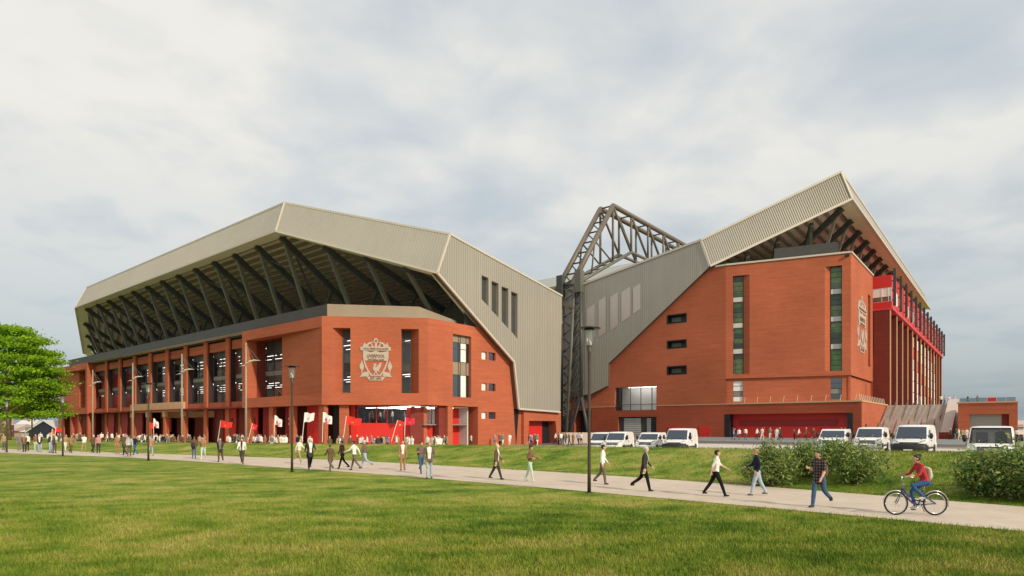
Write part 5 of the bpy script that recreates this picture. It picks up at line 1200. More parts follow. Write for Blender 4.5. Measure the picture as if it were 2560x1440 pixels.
# the cluster at the far left end of the path
left = [(10, 1125, style(KHAKI, GREYC, 'brown'), stand(), TOW, 'person in a khaki top beside the left lamp post under the tree'),
        (48, 1126, style(GREYC, GREYC, 'dark'), stand(), TOW, 'person in grey top and grey trousers beyond the tree side lamp'),
        (61, 1130, style(BRN, CHAR, 'brown', inner=TAN, **suit), stand(), TOW, 'man in an open brown jacket with tan shirt under the tree'),
        (68, 1127, style(CREAM, NAVYC, 'fair'), stand(), AWAY, 'person in a cream top and navy trousers behind the brown jacket'),
        (90, 1128, style(C_(0.28, 0.13, 0.08), MINT, 'brown', SHL), stand(), TOW, 'woman in a rust jacket and pale mint trousers near the dark barn'),
        (100, 1129, style(CHAR, PJEAN, 'fair', inner=WHT, hem=0.06), stand(), TOW, 'man in dark jacket and pale jeans in front of the dark barn'),
        (127, 1131, style(CHAR, PJEAN, 'grey'), stand(), LFT, 'man in charcoal top and pale jeans half hidden by a white shirt'),
        (136, 1133, style(WHT, GREYB, 'fair', inner=GREYB, vee=0.12), stand(wide=0.12), TOW, 'broad man in white sleeves and grey waistcoat by the dark barn', 1.85),
        (164, 1130, style(KHAKI, CREAM, 'brown'), W1(stride=0.3), RGT, 'person in khaki and cream just right of the slim lamp post'),
        (178, 1132, style(TAN, BRN, 'brown', **suit), W1(stride=0.35), RGT, 'man in a tan coat and brown trousers near the far pavilion'),
        (210, 1130, style(WHT, KHAKI, 'fair'), W1(stride=0.3), AWAY, 'person in a white shirt walking towards the brick stand'),
        (233, 1132, style(BRN, CHAR, 'grey', skin=2, **suit), W1(stride=0.3), RGT, 'grey haired man in a brown suit beside a woman in pink'),
        (246, 1133, style(PINKC, CHAR, 'fair'), stand(), TOW, 'woman in a pink checked top and dark trousers'),
        (294, 1134, style(TAN, TAN, 'fair', **suit), stand(), TOW, 'person in an all tan suit standing on the far path'),
        (310, 1138, style(BRN, CHAR, 'grey', skin=2, **suit), W1(stride=0.35), LFT, 'tall grey haired man in a brown suit behind the white sleeves', 1.9),
        (323, 1143, style(WHT, GREYB, 'fair', SHL, inner=GREYB, vee=0.12), stand(wide=0.12), AWAY, 'man in white sleeves and grey waistcoat with pale shoes', 1.8),
        (337, 1138, style(NAVYC, C_(0.03, 0.13, 0.24), 'fair'), W1(stride=0.5), LFT, 'woman in a dark top and bright blue jeans'),
        (377, 1139, style(C_(0.42, 0.24, 0.15), PJEAN, 'fair', hem=0.06), W1(stride=0.3), AWAY, 'person in a salmon tan jacket beside a slim lamp post')]
for a in left: person(*a)
# bags: things of their own, worn by the walkers
def backpack(o, m_, label, dz=1.22, dy=-0.19, dx=0.0, s=1.0):
    b = MB(); b.tube([(0, 0, -0.22), (0, -0.02, -0.16), (0, -0.03, 0.0), (0, -0.015, 0.15), (0, 0.01, 0.21)], [0.10, 0.15, 0.155, 0.13, 0.06], 12, lat=(1, 0, 0), flat=0.55)
    f = o.matrix_basis; p = f @ Vector((dx, dy, dz)); r = b.build('backpack', m_, None, smooth=True, label=label, cat='backpack'); r.location = p; r.rotation_euler = o.rotation_euler; r.scale = (s,) * 3
    q = MB(); q.tube([(0, -0.09, -0.17), (0, -0.12, -0.10), (0, -0.11, 0.0)], [0.07, 0.09, 0.06], 8, lat=(1, 0, 0), flat=0.35); q.build('pocket', m_, r, smooth=True)
    for sx in (-0.09, 0.09): q = MB(); q.tube([(sx, 0.03, 0.17), (sx, 0.13, 0.24), (sx, 0.27, 0.15), (sx * 1.2, 0.28, 0.0), (sx * 1.3, 0.10, -0.15)], 0.016, 6); q.build('strap', m_, r, smooth=True)
    return r
BAGB = mat('bag_brown', (0.14, 0.09, 0.05), 0.7, noise=(6, 0.15)); BAGK = mat('bag_black', (0.015, 0.014, 0.014), 0.7); BAGC = mat('bag_cream', (0.55, 0.50, 0.38), 0.7, noise=(6, 0.1))
backpack(plm, BAGB, 'brown backpack on the man in the plaid shirt', 1.17)
pbk = [o for o in col.objects if o.get('label', '').startswith('young man in a grey shirt')][0]; backpack(pbk, BAGK, 'black backpack on the young man in grey', 1.18)
pbk = [o for o in col.objects if o.get('label', '').startswith('man in a brown jacket and blue')][0]; backpack(pbk, BAGK, 'black bag on the man in the brown jacket and jeans', 1.05)
# ---- crowd on the forecourt: a dozen looks, many copies
looks = [('white shirt and grey trousers', style(WHT, GREYB, 'brown'), 0), ('white top and dark trousers', style(CREAM, CHAR, 'dark'), 0.35), ('brown suit', style(BRN, CHAR, 'grey', skin=2, **suit), 0.35),
         ('khaki jacket and jeans', style(KHAKI, JEAN, 'brown', hem=0.05), 0.3), ('tan coat', style(TAN, GREYB, 'fair', **suit), 0), ('charcoal jacket and pale jeans', style(CHAR, PJEAN, 'dark', hem=0.05), 0.3),
         ('navy sweater and jeans', style(NAVYC, JEAN, 'dark'), 0), ('lilac top and dark trousers', style(LILAC, CHAR, 'fair'), 0.3), ('pink top and grey trousers', style(PINKC, GREYC, 'brown'), 0),
         ('all white clothes', style(WHT, WHT, 'fair', SHL), 0.3), ('grey jacket and cream trousers', style(GREYC, CREAM, 'grey'), 0.35), ('grey-brown jacket and black trousers', style(GREYB, BLK, 'brown', **suit), 0)]
protos = []
for nm, st, sd_ in looks: protos.append((nm, body_mesh(W1(stride=sd_, arm=0.3) if sd_ else stand(wide=0.06), st, 0.035, False)))
random.seed(21)
def crowd_at(x, y, z=None, where='on the forecourt', k=None, face=None):
    k = random.randrange(len(protos)) if k is None else k; nm, me = protos[k]
    o = obj('person', me, loc=(x, y, (gz(x, y) + (0.13 if -28.8 < MS.local((x, y, 0)).y < 0 and -52 < MS.local((x, y, 0)).x < 30 else 0.03)) if z is None else z), rz=random.uniform(0, 6.28) if face is None else heading(*face), label='distant pedestrian in %s %s' % (nm, where), cat='person', group='people %s' % where)
    o.scale = (random.uniform(0.95, 1.06),) * 3; return o
def scatter(n, px0, px1, Y0, Y1, where, weights=None, clump=0.45):
    last = None
    for i in range(n):
        if last and random.random() < clump: px, Y = last[0] + random.uniform(-14, 14), last[1] + random.uniform(-0.8, 0.8)
        else: px, Y = random.uniform(px0, px1), random.uniform(Y0, Y1)
        x_, s_ = (px - CX) / F, 0
        while x_ * Y * NV.x + Y * NV.y - np.interp(x_ * Y * TV.x + Y * TV.y, *FARC) < CREST_D + 5.0: Y += 0.7
        if LS.local((x_ * Y, Y, 0)).y > -0.8 and LS.local((x_ * Y, Y, 0)).x < 1: continue
        last = (px, Y); crowd_at((px - CX) / F * Y, Y, None, where, random.choices(range(12), weights or [5, 4, 2, 2, 2, 2, 1, 1, 1, 3, 2, 2])[0])
LSIDE = 'before the long stand'
scatter(98, 340, 760, 66, 80, LSIDE)
scatter(26, 60, 340, 76, 100, LSIDE)
scatter(36, 760, 1120, 58, 72, 'before the crest corner')
scatter(34, 1120, 1460, 80, 92, 'by the red porch')
scatter(18, 1790, 2160, 89, 93, 'before the tall red doors', clump=0.3)
scatter(16, 2360, 2545, 90, 94, 'before the garage shutter', clump=0.4)
for px, Y in ((2190, 96), (2245, 97), (2215, 92), (2225, 90)): crowd_at((px - CX) / F * Y, Y, None, 'at the stair foot')
for x, y in ((4.6, 27.6), (5.2, 28.2), (8.6, 28), (9.1, 28.4), (9.8, 27.8), (12.6, 28.3), (10.6, 27.5), (14.0, 29.0)):
    p = MS.world(x, y); crowd_at(p.x, p.y, zpod - 0.09, 'at the stair top')
for px, k in ((893, 6), (907, 8), (915, 2), (936, 1), (945, 11), (968, 0), (1000, 7)):
    u = ch(px, 1040)[0] + 0.3; q = LS.world(*TC(u, 2.905, 4.2)[:2], 2.905); crowd_at(q.x, q.y, 2.905, 'behind the mezzanine glass', k, random.choice((RGT, LFT)))
for k in (0, 1, 7, 8):
    for j in range(3):
        q = LS.world(PX[k + 1] + 4.2 + 1.2 * j, PY + 4.2 + 0.3 * j); crowd_at(q.x, q.y, 10.05 if j < 2 else 6.31, 'behind the upper windows')
for j in range(4):
    q = LS.world(XI + 4.0 + 1.1 * j, 6.0); crowd_at(q.x, q.y, 9.9 if j < 2 else 6.31, 'behind the upper windows')
# ------------------------------------------------------------------ bicycle and rider
BK = mat('bike_blue', (0.035, 0.04, 0.16), 0.3, coat=0.5); TYRE = mat('tyre', (0.010, 0.010, 0.010), 0.8); CHRM = mat('chrome', (0.65, 0.65, 0.62), 0.25, metal=0.8)
bp = on_z(2290, 1288, 0.012)
BY = heading(-0.99, 0.08)
bike = obj('bicycle', None, loc=(bp.x, bp.y, 0.012), rz=BY, label='dark blue step-through bicycle with silver mudguards on the path', cat='bicycle')
WR = 0.345
def ringpts(c, r, n=32, a0=0, a1=2 * math.pi): return [V(0, c[1] + r * math.cos(a0 + (a1 - a0) * k / n), c[2] + r * math.sin(a0 + (a1 - a0) * k / n)) for k in range(n + 1)]
def part(name, m_, pts, r, parent=bike, n=8): b = MB(); b.tube(pts, r, n, lat=(1, 0, 0)); return b.build(name, m_, parent, smooth=True)
FWc, RWc = V(0, 0.56, WR), V(0, -0.53, WR)
for c in (FWc, RWc):
    w = part('wheel', TYRE, ringpts(c, WR - 0.022), 0.022); part('rim', CHRM, ringpts(c, WR - 0.055), 0.012, w, 6)
    part('hub', CHRM, [c - V(0.05, 0, 0), c + V(0.05, 0, 0)], 0.022, w)
    b = MB()
    for k in range(24): a = 2 * math.pi * k / 24; b.tube([c + V(0.02 * (-1) ** k, 0, 0), c + V(0, math.cos(a), math.sin(a)) * (WR - 0.06)], 0.0022, 4)
    b.build('spokes', CHRM, w)
BBk = V(0, -0.06, 0.30); HT, HB = V(0, 0.36, 0.86), V(0, 0.41, 0.70); STp = V(0, -0.20, 0.72)
part('frame', BK, [HB, V(0, 0.26, 0.52), V(0, 0.1, 0.36), BBk], 0.030); part('frame', BK, [HT.lerp(HB, 0.4), V(0, 0.20, 0.56), V(0, 0.02, 0.44), V(0, -0.10, 0.42)], 0.022)
part('head_tube', BK, [HT, HB], 0.026); part('seat_tube', BK, [BBk, STp], 0.022)
for sx in (-0.05, 0.05):
    part('chain_stay', BK, [BBk + V(sx * 0.6, 0, 0), RWc + V(sx, 0, 0)], 0.012); part('seat_stay', BK, [STp.lerp(BBk, 0.25) + V(sx * 0.4, 0, 0), RWc + V(sx, 0, 0)], 0.011); part('fork', BK, [HB + V(sx * 0.8, 0.01, -0.05), FWc + V(sx, 0, 0)], 0.014)
part('seat_post', CHRM, [STp, STp + V(0, -0.045, 0.17)], 0.014)
b = MB(); b.tube([(0, -0.38, 0.905), (0, -0.33, 0.925), (0, -0.22, 0.915), (0, -0.12, 0.905)], [0.06, 0.085, 0.05, 0.018], 10, lat=(1, 0, 0), flat=0.4); b.build('saddle', BLACK, bike, smooth=True)
part('stem', CHRM, [HT, HT + V(0, -0.03, 0.10), HT + V(0, 0.05, 0.20), HT + V(0, 0.02, 0.27)], 0.014)
part('handlebar', CHRM, [V(-0.28, 0.22, 1.12), V(-0.20, 0.36, 1.14), V(0, 0.39, 1.13), V(0.20, 0.36, 1.14), V(0.28, 0.22, 1.12)], 0.012)
part('mudguard', CHRM, ringpts(FWc, WR + 0.025, 14, R(10), R(140)), 0.011); part('mudguard', CHRM, ringpts(RWc, WR + 0.025, 16, R(40), R(195)), 0.011)
part('crank', CHRM, [BBk + V(0.09, 0.06, -0.14), BBk + V(0.09, 0, 0)], 0.012); part('crank', CHRM, [BBk + V(-0.09, -0.06, 0.14), BBk + V(-0.09, 0, 0)], 0.012)
part('chainring', CHRM, ringpts(BBk + V(0.06, 0, 0), 0.085, 20), 0.008)
for s, q in ((1, BBk + V(0.14, 0.06, -0.15)), (-1, BBk + V(-0.14, -0.06, 0.13))): b = MB(); b.box(q.x - 0.05, q.x + 0.05, q.y - 0.05, q.y + 0.05, q.z - 0.015, q.z + 0.012); b.build('pedal', BLACK, bike)
part('chain', BLACK, [BBk + V(0.06, 0, 0.08), RWc + V(0.06, 0, 0.04)], 0.006); part('kickstand', STEEL, [V(0.06, -0.18, 0.30), V(0.12, -0.30, 0.08)], 0.01)
J = dict(pelvis=V(0, -0.27, 0.985), chest=V(0, -0.13, 1.30), neck=V(0, -0.06, 1.49), head=V(0, 0.0, 1.65))
for s, nm in ((-1, 'R'), (1, 'L')):
    foot = BBk + (V(0.13, 0.06, -0.10) if s > 0 else V(-0.13, -0.02, 0.20))
    hip = V(0.09 * s, -0.25, 0.96); an = foot + V(0, -0.05, 0.06); mid = (hip + an) / 2; L = (an - hip).length; hgt_ = math.sqrt(max(0.001, 0.44 ** 2 - (L / 2) ** 2)); d = (an - hip).normalized(); fwv = V(0, 1, 0); fwv = (fwv - d * fwv.dot(d)).normalized()
    J['hip' + nm] = hip; J['knee' + nm] = mid + fwv * hgt_; J['ankle' + nm] = an; J['heel' + nm] = an + V(0, -0.05, -0.045); J['toe' + nm] = an + V(0, 0.15, -0.06)
    sh = V(0.175 * s, -0.08, 1.44); hd_ = V(0.25 * s, 0.26, 1.145); J['sho' + nm] = sh; el = sh.lerp(hd_, 0.5) + V(0.04 * s, -0.05, -0.10); J['elb' + nm] = el; J['wri' + nm] = hd_ + V(0, -0.09, 0.02); J['hand' + nm] = hd_ + V(0, 0.07, 0.0)
rd = style(C_(0.42, 0.045, 0.05), C_(0.035, 0.10, 0.24), 'dark', SHL, loose=0.92, fat=0.95); rd['skin'] = SKINS[0]
rme = body_mesh(J, rd, 0.017, True)
rider = obj('person', rme, loc=(bp.x, bp.y, 0.012), rz=BY, label='woman in a red jumper and blue jeans riding the bicycle', cat='person')
hair_cap(rider, J['head'], rd)
b = MB(); b.ball((0, -0.105, 1.745), 0.045, 0.05, 0.05, 8, 6); b.tube([(0, -0.03, 1.72), (0, -0.09, 1.73)], [0.06, 0.04], 8); b.build('hair_bun', HAIRS['dark'], rider, smooth=True)
backpack(rider, BAGC, 'cream backpack on the woman riding the bicycle', 1.22, -0.33, 0, 0.85)

# ------------------------------------------------------------------ vans
VANW = mat('van_white', (0.80, 0.79, 0.77), 0.35, coat=0.4, noise=(0.8, 0.03)); VANB = mat('van_bumper', (0.012, 0.012, 0.012), 0.6); SCRN = mat('windscreen', (0.03, 0.045, 0.075), 0.08, spec=0.8); SCRP = glass_mat('pale_windscreen', (0.85, 0.84, 0.8), 0.9)
LAMPG = mat('headlamp', (0.55, 0.57, 0.58), 0.15, metal=0.4); RUB = mat('rubber', (0.012, 0.012, 0.012), 0.85); HUBC = mat('hubcap', (0.35, 0.35, 0.35), 0.4, metal=0.5); SEATM = mat('seat_grey', (0.10, 0.10, 0.105), 0.8); LINER = mat('van_lining', (0.78, 0.72, 0.62), 0.8)
def make_van(H=2.35, L=5.3, Wd=2.0, bonnet=0.95, pale=False, black_bumper=True):
    """panel van, nose towards -Y"""
    root = obj('van', None); hw = Wd / 2
    zb = 0.30; zbon = 1.00; zcowl = 1.16; yw0 = bonnet; yw1 = bonnet + 0.78
    prof = [(0.10, zb), (0.02, 0.55), (0.05, 0.90), (0.16, zbon), (yw0, zcowl), (yw1, H - 0.10), (yw1 + 0.32, H - 0.01), (L - 0.35, H), (L - 0.08, H - 0.10), (L, 1.0), (L, zb)]
    def halfw(z): return hw * (1.0 - 0.115 * max(0, (z - 1.05) / (H - 1.05)) ** 1.3) * (0.95 if z < 0.4 else 1)
    def nose(y): return 1.0 - 0.085 * max(0, 1 - y / 0.7) ** 2
    xs_ = [-1, -0.985, -0.93, -0.6, 0, 0.6, 0.93, 0.985, 1]
    b = MB(); rings = []
    for (y, z) in prof:
        ring = []
        for f in xs_:
            dy_ = 0.10 * (abs(f) ** 4) * (1 if y < 1.9 else 0); dz = -0.09 * max(0, (abs(f) - 0.9) / 0.1) * (1 if z > 2 or (z > 1.0 and y < 1) else 0.0)
            ring.append((f * halfw(z) * nose(y), y + dy_, z + dz))
        rings.append(ring)
    if pale:                                               # leave the windscreen open to show the cab
        skip = {4}
    else: skip = set()
    for i in range(len(rings) - 1):
        for k in range(len(xs_) - 1):
            if i in skip and 2 <= k <= 5: continue
            b.poly([rings[i][k], rings[i][k + 1], rings[i + 1][k + 1], rings[i + 1][k]])
    for sgn, k in ((-1, 0), (1, len(xs_) - 1)): b.poly([r[k] for r in (rings if sgn > 0 else rings[::-1])])
    b.poly([rings[0][k] for k in range(len(xs_))] + [rings[-1][k] for k in reversed(range(len(xs_)))])
    import bmesh
    me = b.mesh('body', [VANW], True); bm = bmesh.new(); bm.from_mesh(me); bmesh.ops.remove_doubles(bm, verts=bm.verts, dist=0.0005); bmesh.ops.recalc_face_normals(bm, faces=bm.faces); bm.to_mesh(me); bm.free()
    me.polygons.foreach_set('use_smooth', [True] * len(me.polygons))
    body = obj('body', me, root); em = body.modifiers.new('e', 'EDGE_SPLIT'); em.split_angle = R(38)
    def on_slope(f, t): y = yw0 + (yw1 - yw0) * t; z = zcowl + (H - 0.10 - zcowl) * t; return (f * halfw(z) * nose(y), y + 0.10 * abs(f) ** 4 - 0.012, z + 0.008)
    ws = MB(); fs = [-0.9, -0.6, 0, 0.6, 0.9]
    for k in range(4): ws.poly([on_slope(fs[k], 0.06), on_slope(fs[k + 1], 0.06), on_slope(fs[k + 1], 0.93), on_slope(fs[k], 0.93)])
    wo = ws.build('windscreen', SCRP if pale else SCRN, root, smooth=True)
    for s in (-1, 1): w = MB(); w.tube([on_slope(0.55 * s + 0.1, 0.02), on_slope(0.1 * s + 0.1, 0.22)], 0.012, 5); w.build('wiper', VANB, wo)
    if pale:
        c = MB(); c.box(-hw * 0.82, hw * 0.82, yw1 + 0.5, yw1 + 0.54, 0.7, H - 0.2); c.build('bulkhead', LINER, root)
        for s in (-0.42, 0.42): c = MB(); c.box(s - 0.26, s + 0.26, yw1 + 0.25, yw1 + 0.42, 0.9, 1.75); c.build('seat', SEATM, root)
        c = MB(); c.box(-hw * 0.8, hw * 0.8, yw0 + 0.05, yw0 + 0.45, 1.0, zcowl - 0.01); c.build('dashboard', SEATM, root)
    bm_ = VANB if black_bumper else VANW
    gb = MB(); gb.tube([(-hw * 0.96, 0.25, 0.52), (-hw * 0.8, 0.06, 0.55), (0, -0.05, 0.55), (hw * 0.8, 0.06, 0.55), (hw * 0.96, 0.25, 0.55)], 0.36 if black_bumper else 0.18, 8, lat=(0, 0, 1), flat=0.4); gb.build('bumper', bm_, root, smooth=True)
    for k in range(3): g = MB(); g.box(-0.55, 0.55, -0.02 + 0.03 * k, 0.06 + 0.03 * k, 0.74 + 0.10 * k, 0.79 + 0.10 * k); g.build('grille_bar', VANB, root)
    for s in (-1, 1):
        h = MB(); p = [(s * hw * 0.55, 0.07, 0.86), (s * hw * 0.90, 0.24, 0.90), (s * hw * 0.93, 0.42, 1.16), (s * hw * 0.62, 0.13, 1.06)]
        h.hexa([(x, y + 0.06, z) for x, y, z in p] + [(x, y - 0.03, z + 0.01) for x, y, z in p]); h.build('headlight', LAMPG, root)
        m = MB(); m.tube([(s * (hw + 0.10), yw0 + 0.36, 1.22), (s * (hw + 0.15), yw0 + 0.34, 1.40), (s * (hw + 0.12), yw0 + 0.36, 1.60)], [0.08, 0.11, 0.08], 8, lat=(1, 0, 0), flat=0.7); m.tube([(s * hw * 0.9, yw0 + 0.38, 1.40), (s * (hw + 0.1), yw0 + 0.36, 1.40)], 0.03, 6); m.build('mirror', VANB, root, smooth=True)
        sw = MB(); xz = lambda z: s * (halfw(z) + 0.006)
        sw.poly([(xz(1.3), yw0 + 0.30, 1.30), (xz(1.28), yw1 + 0.85, 1.28), (xz(H * 0.83), yw1 + 0.80, H * 0.83), (xz(H * 0.83), yw1 + 0.12, H * 0.83)]); sw.build('side_window', SCRN, root)
        for yy in (yw1 + 0.95, yw1 + 2.3): d = MB(); d.box(min(xz(0.5), xz(0.5) + s * 0.004), max(xz(0.5), xz(0.5) + s * 0.004), yy, yy + 0.02, 0.5, 1.7); d.build('door_seam', SEATM, root)
        dh = MB(); dh.box(s * hw - 0.01, s * hw + 0.03, yw1 + 0.65, yw1 + 0.85, 1.06, 1.12); dh.build('door_handle', VANB, root)
        rs = MB(); rs.box(s * hw - 0.01, s * hw + 0.025, 1.5, L - 1.3, 0.52, 0.64); rs.build('side_moulding', VANB, root)
        for yy in (0.86, L - 1.05):
            a = MB(); a.tube([(s * (hw - 0.02), yy, 0.36), (s * (hw + 0.006), yy, 0.36)], 0.43, 20); ao = a.build('wheel_arch', VANB, root)
            t = MB(); t.tube([(s * (hw - 0.24), yy, 0.335), (s * (hw + 0.015), yy, 0.335)], [0.335, 0.335], 20); t.tube([(s * (hw + 0.014), yy, 0.335), (s * (hw + 0.03), yy, 0.335)], [0.31, 0.27], 20)
            to = t.build('wheel', RUB, root); c = MB(); c.tube([(s * (hw + 0.025), yy, 0.335), (s * (hw + 0.045), yy, 0.335)], [0.20, 0.16], 14); c.build('hub_cap', HUBC, to)
        tl = MB(); tl.box(s * hw * 0.93 - 0.06, s * hw * 0.93 + 0.06, L - 0.02, L + 0.02, 0.9, 1.5); tl.build('tail_light', REDP, root)
    pl = MB(); pl.box(-0.26, 0.26, -0.215, -0.20, 0.40, 0.51); pl.build('number_plate', mat('plate', (0.75, 0.74, 0.68), 0.5), root)
    return root
vt = make_van(2.2, 5.4, 2.05, 0.95); vm = make_van(2.02, 5.0, 1.98, 1.0, False, False); vl = make_van(1.86, 4.8, 1.95, 1.05, False, False); vp = make_van(2.1, 5.4, 2.05, 0.95, True, False)
used = set()
def put_van(proto, px, Y, label, rz=ANG, dz=0.0):
    o = proto if proto.name not in used else copy_tree(proto); used.add(proto.name)
    x = (px - CX) / F * Y; o.location = (x, Y, gz(x, Y) + 0.045 + dz); o.rotation_euler = (0, 0, rz)
    o['label'] = label; o['category'] = 'van'; o['group'] = 'white vans in the car park'; return o
put_van(vm, 1489, 61, 'white van half hidden behind the tall lamp post', R(-25))
put_van(vm, 1530, 60, 'white van parked between the lamp post van and a low van', R(-25))
put_van(vl, 1612, 57, 'low white van with slatted grille beside the big van with black bumper', R(-27))
put_van(vt, 1684, 53, 'big white van with black bumper in front of the red side door', R(-28))
put_van(vl, 2074, 48, 'low white van with slatted grille rising behind the bushes', R(-36))
put_van(vm, 2167, 48, 'medium white van between the low van and the tall van by the stair', R(-38))
put_van(vt, 2271, 42, 'tall white van with black bumper in front of the grand stair', R(-41))
put_van(vp, 2474, 32.5, 'white van with its cab visible through the windscreen above the bushes', R(-40))
put_van(vt, 2618, 34, 'white van at the end of the row beyond the cab van', R(-42))
dv = obj('person', body_mesh(stand(), style(CHAR, CHAR, 'brown', skin=1), 0.03, False), label='driver sitting behind the windscreen of the white van', cat='person')
vpo = [o for o in col.objects if o.get('label', '').startswith('white van with its cab')][0]
_m = Matrix.Translation(vpo.location) @ Matrix.Rotation(vpo.rotation_euler[2], 4, 'Z'); dv.location = _m @ Vector((0.42, 2.05, 0.28)); dv.rotation_euler = (0, 0, vpo.rotation_euler[2] + math.pi); dv.scale = (0.98,) * 3

# ------------------------------------------------------------------ lamps, winged mast lights, flags
LPOLE = mat('lamp_brown', (0.055, 0.040, 0.026), 0.5, noise=(3, 0.1)); LCAP = mat('lamp_cap', (0.018, 0.016, 0.015), 0.4); LGL = glass_mat('lamp_glass', (0.95, 0.95, 0.95), 0.55, 0.3)
def make_lamp(Hh):
    root = obj('lamp_post', None)
    b = MB(); b.tube([(0, 0, 0), (0, 0, 0.9), (0, 0, Hh - 1.5), (0, 0, Hh - 1.0), (0, 0, Hh - 0.72)], [0.075, 0.065, 0.055, 0.07, 0.115], 14); b.build('pole', LPOLE, root, smooth=True)
    b = MB(); b.tube([(0, 0, 0), (0, 0, 0.03)], 0.16, 12); b.build('base_plate', LPOLE, root)
    b = MB(); b.tube([(0, 0, Hh - 0.72), (0, 0, Hh - 0.13)], [0.12, 0.20], 16, cap=False); b.build('glass_bowl', LGL, root, smooth=True)
    b = MB(); b.tube([(0, 0, Hh - 0.72), (0, 0, Hh - 0.60), (0, 0, Hh - 0.46)], [0.105, 0.10, 0.01], 12); b.build('reflector', WHITE, root, smooth=True)
    b = MB(); b.tube([(0, 0, Hh - 0.13), (0, 0, Hh - 0.06)], [0.20, 0.20], 16); b.build('collar', LCAP, root, smooth=True)
    b = MB(); b.tube([(0, 0, Hh - 0.06), (0, 0, Hh - 0.045), (0, 0, Hh - 0.02), (0, 0, Hh)], [0.44, 0.455, 0.40, 0.05], 28); b.build('shade', LCAP, root, smooth=True)
    return root
for px, by, ty, lab in ((1473, 1232, 818, 'tall brown lamp post with disc shade in front of the lattice tower'), (730, 1180, 914, 'lamp post with disc shade in front of the left corner of the brick stand'),
                        (371, 1152, 957, 'slim lamp post with disc shade before the entrance lintel'), (157, 1140, 987, 'lamp post with disc shade before the far pavilion'), (17, 1131, 1000, 'lamp post standing under the left side of the tree')):
    p = on_z(px, by, 0.0); o = make_lamp(EYE + (HY - ty) * p.y / F); o.location = (p.x, p.y, 0.0); o['label'] = lab; o['category'] = 'lamp post'; o['group'] = 'lamp posts along the path'
MAST = mat('mast_tan', (0.36, 0.28, 0.19), 0.5, noise=(2, 0.05)); WING = mat('wing_white', (0.78, 0.75, 0.68), 0.5)
def make_mast(Hh=12.0):
    root = obj('mast_light', None); b = MB(); b.tube([(0, 0, -0.4), (0, 0, Hh * 0.5), (0, 0, Hh)], [0.14, 0.11, 0.08], 10); b.build('mast', MAST, root, smooth=True)
    zw = Hh - 2.5; w = MB()
    for s, pts in ((1, [(0.0, zw), (0.6, zw + 0.45), (1.1, zw + 0.55), (1.8, zw + 0.50)]), (-1, [(0.0, zw), (-0.4, zw - 0.05), (-0.8, zw - 0.15)])):
        w.tube([(x, -0.12, z) for x, z in pts], [0.16, 0.26, 0.20, 0.03][:len(pts)] if s > 0 else [0.16, 0.10, 0.03], 8, lat=(0, 1, 0), flat=0.32)
    wo = w.build('wing', WING, root, smooth=True)
    for x in (1.0, 1.6): b = MB(); b.tube([(0, -0.05, Hh - 0.2), (x, -0.12, zw + 0.6)], 0.016, 5); b.build('stay_cable', MGREY, root)
    return root
m0 = make_mast()
for k, (px, ty) in enumerate(((615, 857), (455, 885), (332, 908), (232, 925), (148, 948), (80, 960))):
    Y = 9.3 * F / (HY - ty); x = (px - CX) / F * Y; o = m0 if k == 0 else copy_tree(m0)
    if px == 80: Y = 118; x = (80 - CX) / F * Y
    o.location = (x, Y, gz(x, Y)); o.rotation_euler = (0, 0, R(-8)); o.scale = (1, 1, (11.9 - gz(x, Y)) / 12.0)
    o['label'] = ('pale mast light with a white wing before the corner pavilion', 'pale mast light with a white wing right of the entrance lintel', 'pale mast light with a white wing left of the entrance lintel', 'pale mast light with a white wing before the far pavilion', 'mast light with a white wing against the edge of the tree', 'mast light standing behind the tree crown')[k]
    o['category'] = 'mast light'; o['group'] = 'winged mast lights along the long stand'
FRED, FWHT, FPNK, FMAG = mat('flag_red', (0.75, 0.03, 0.015), 0.7), mat('flag_white', (0.82, 0.80, 0.77), 0.7), mat('flag_pink', (0.70, 0.03, 0.12), 0.7), mat('flag_crimson', (0.68, 0.015, 0.06), 0.7)
FGOLD, FGRN = mat('flag_gold', (0.85, 0.28, 0.03), 0.7), mat('flag_green', (0.25, 0.5, 0.42), 0.7)
def flag(px, ytop, ybot, wpx, hpx, Y, lean, cloth_m, emb, label, droop=0.3, emb_shape='bird'):
    """hand flag: leaning staff, rippled cloth with its emblem"""
    sc = Y / F; x0, zt = (px - CX) * sc, EYE + (HY - ytop) * sc; zb_ = EYE + (HY - ybot) * sc; W_, H_ = wpx * sc, hpx * sc; xl = lean * sc
    root = obj('flag', None, loc=(x0, Y, 0), label=label, cat='flag', group='flags waved in the crowd')
    b = MB(); b.tube([(-xl, 0, zb_ - 0.6), (0, 0, zt)], 0.035, 6); b.build('staff', WING, root)
    n, m = 14, 6
    def P(u, v): return (-xl * (v * H_ / max(0.1, zt - zb_)) + u * W_, 0.10 * W_ * math.sin(u * 7 + v) * (0.2 + u), zt - 0.05 - v * H_ * (1 - 0.25 * u) - droop * H_ * (u ** 1.5) + 0.05 * H_ * math.sin(u * 8))
    b = MB()
    for i in range(n):
        for k in range(m): b.poly([P(i / n, k / m), P((i + 1) / n, k / m), P((i + 1) / n, (k + 1) / m), P(i / n, (k + 1) / m)])
    c = b.build('cloth', cloth_m, root, smooth=True)
    if emb:
        e = MB(); pts = [(0.45 + u * (0.9 if emb_shape == 'bird' else 3.2), 0.92 - v * 1.0 if emb_shape == 'bird' else 1.35 - v * 2.1) for u, v in BIRD]
        flat = [Vector((u, v, 0)) for u, v in pts]
        for sgn in (-1,):
            for t in tessellate_polygon([flat]): e.poly([tuple(Vector(P(min(0.98, max(0.02, flat[k].x)), min(0.98, max(0.02, flat[k].y)))) + Vector((0, -0.03, 0))) for k in t])
        e.build('emblem', emb, c)
    return root
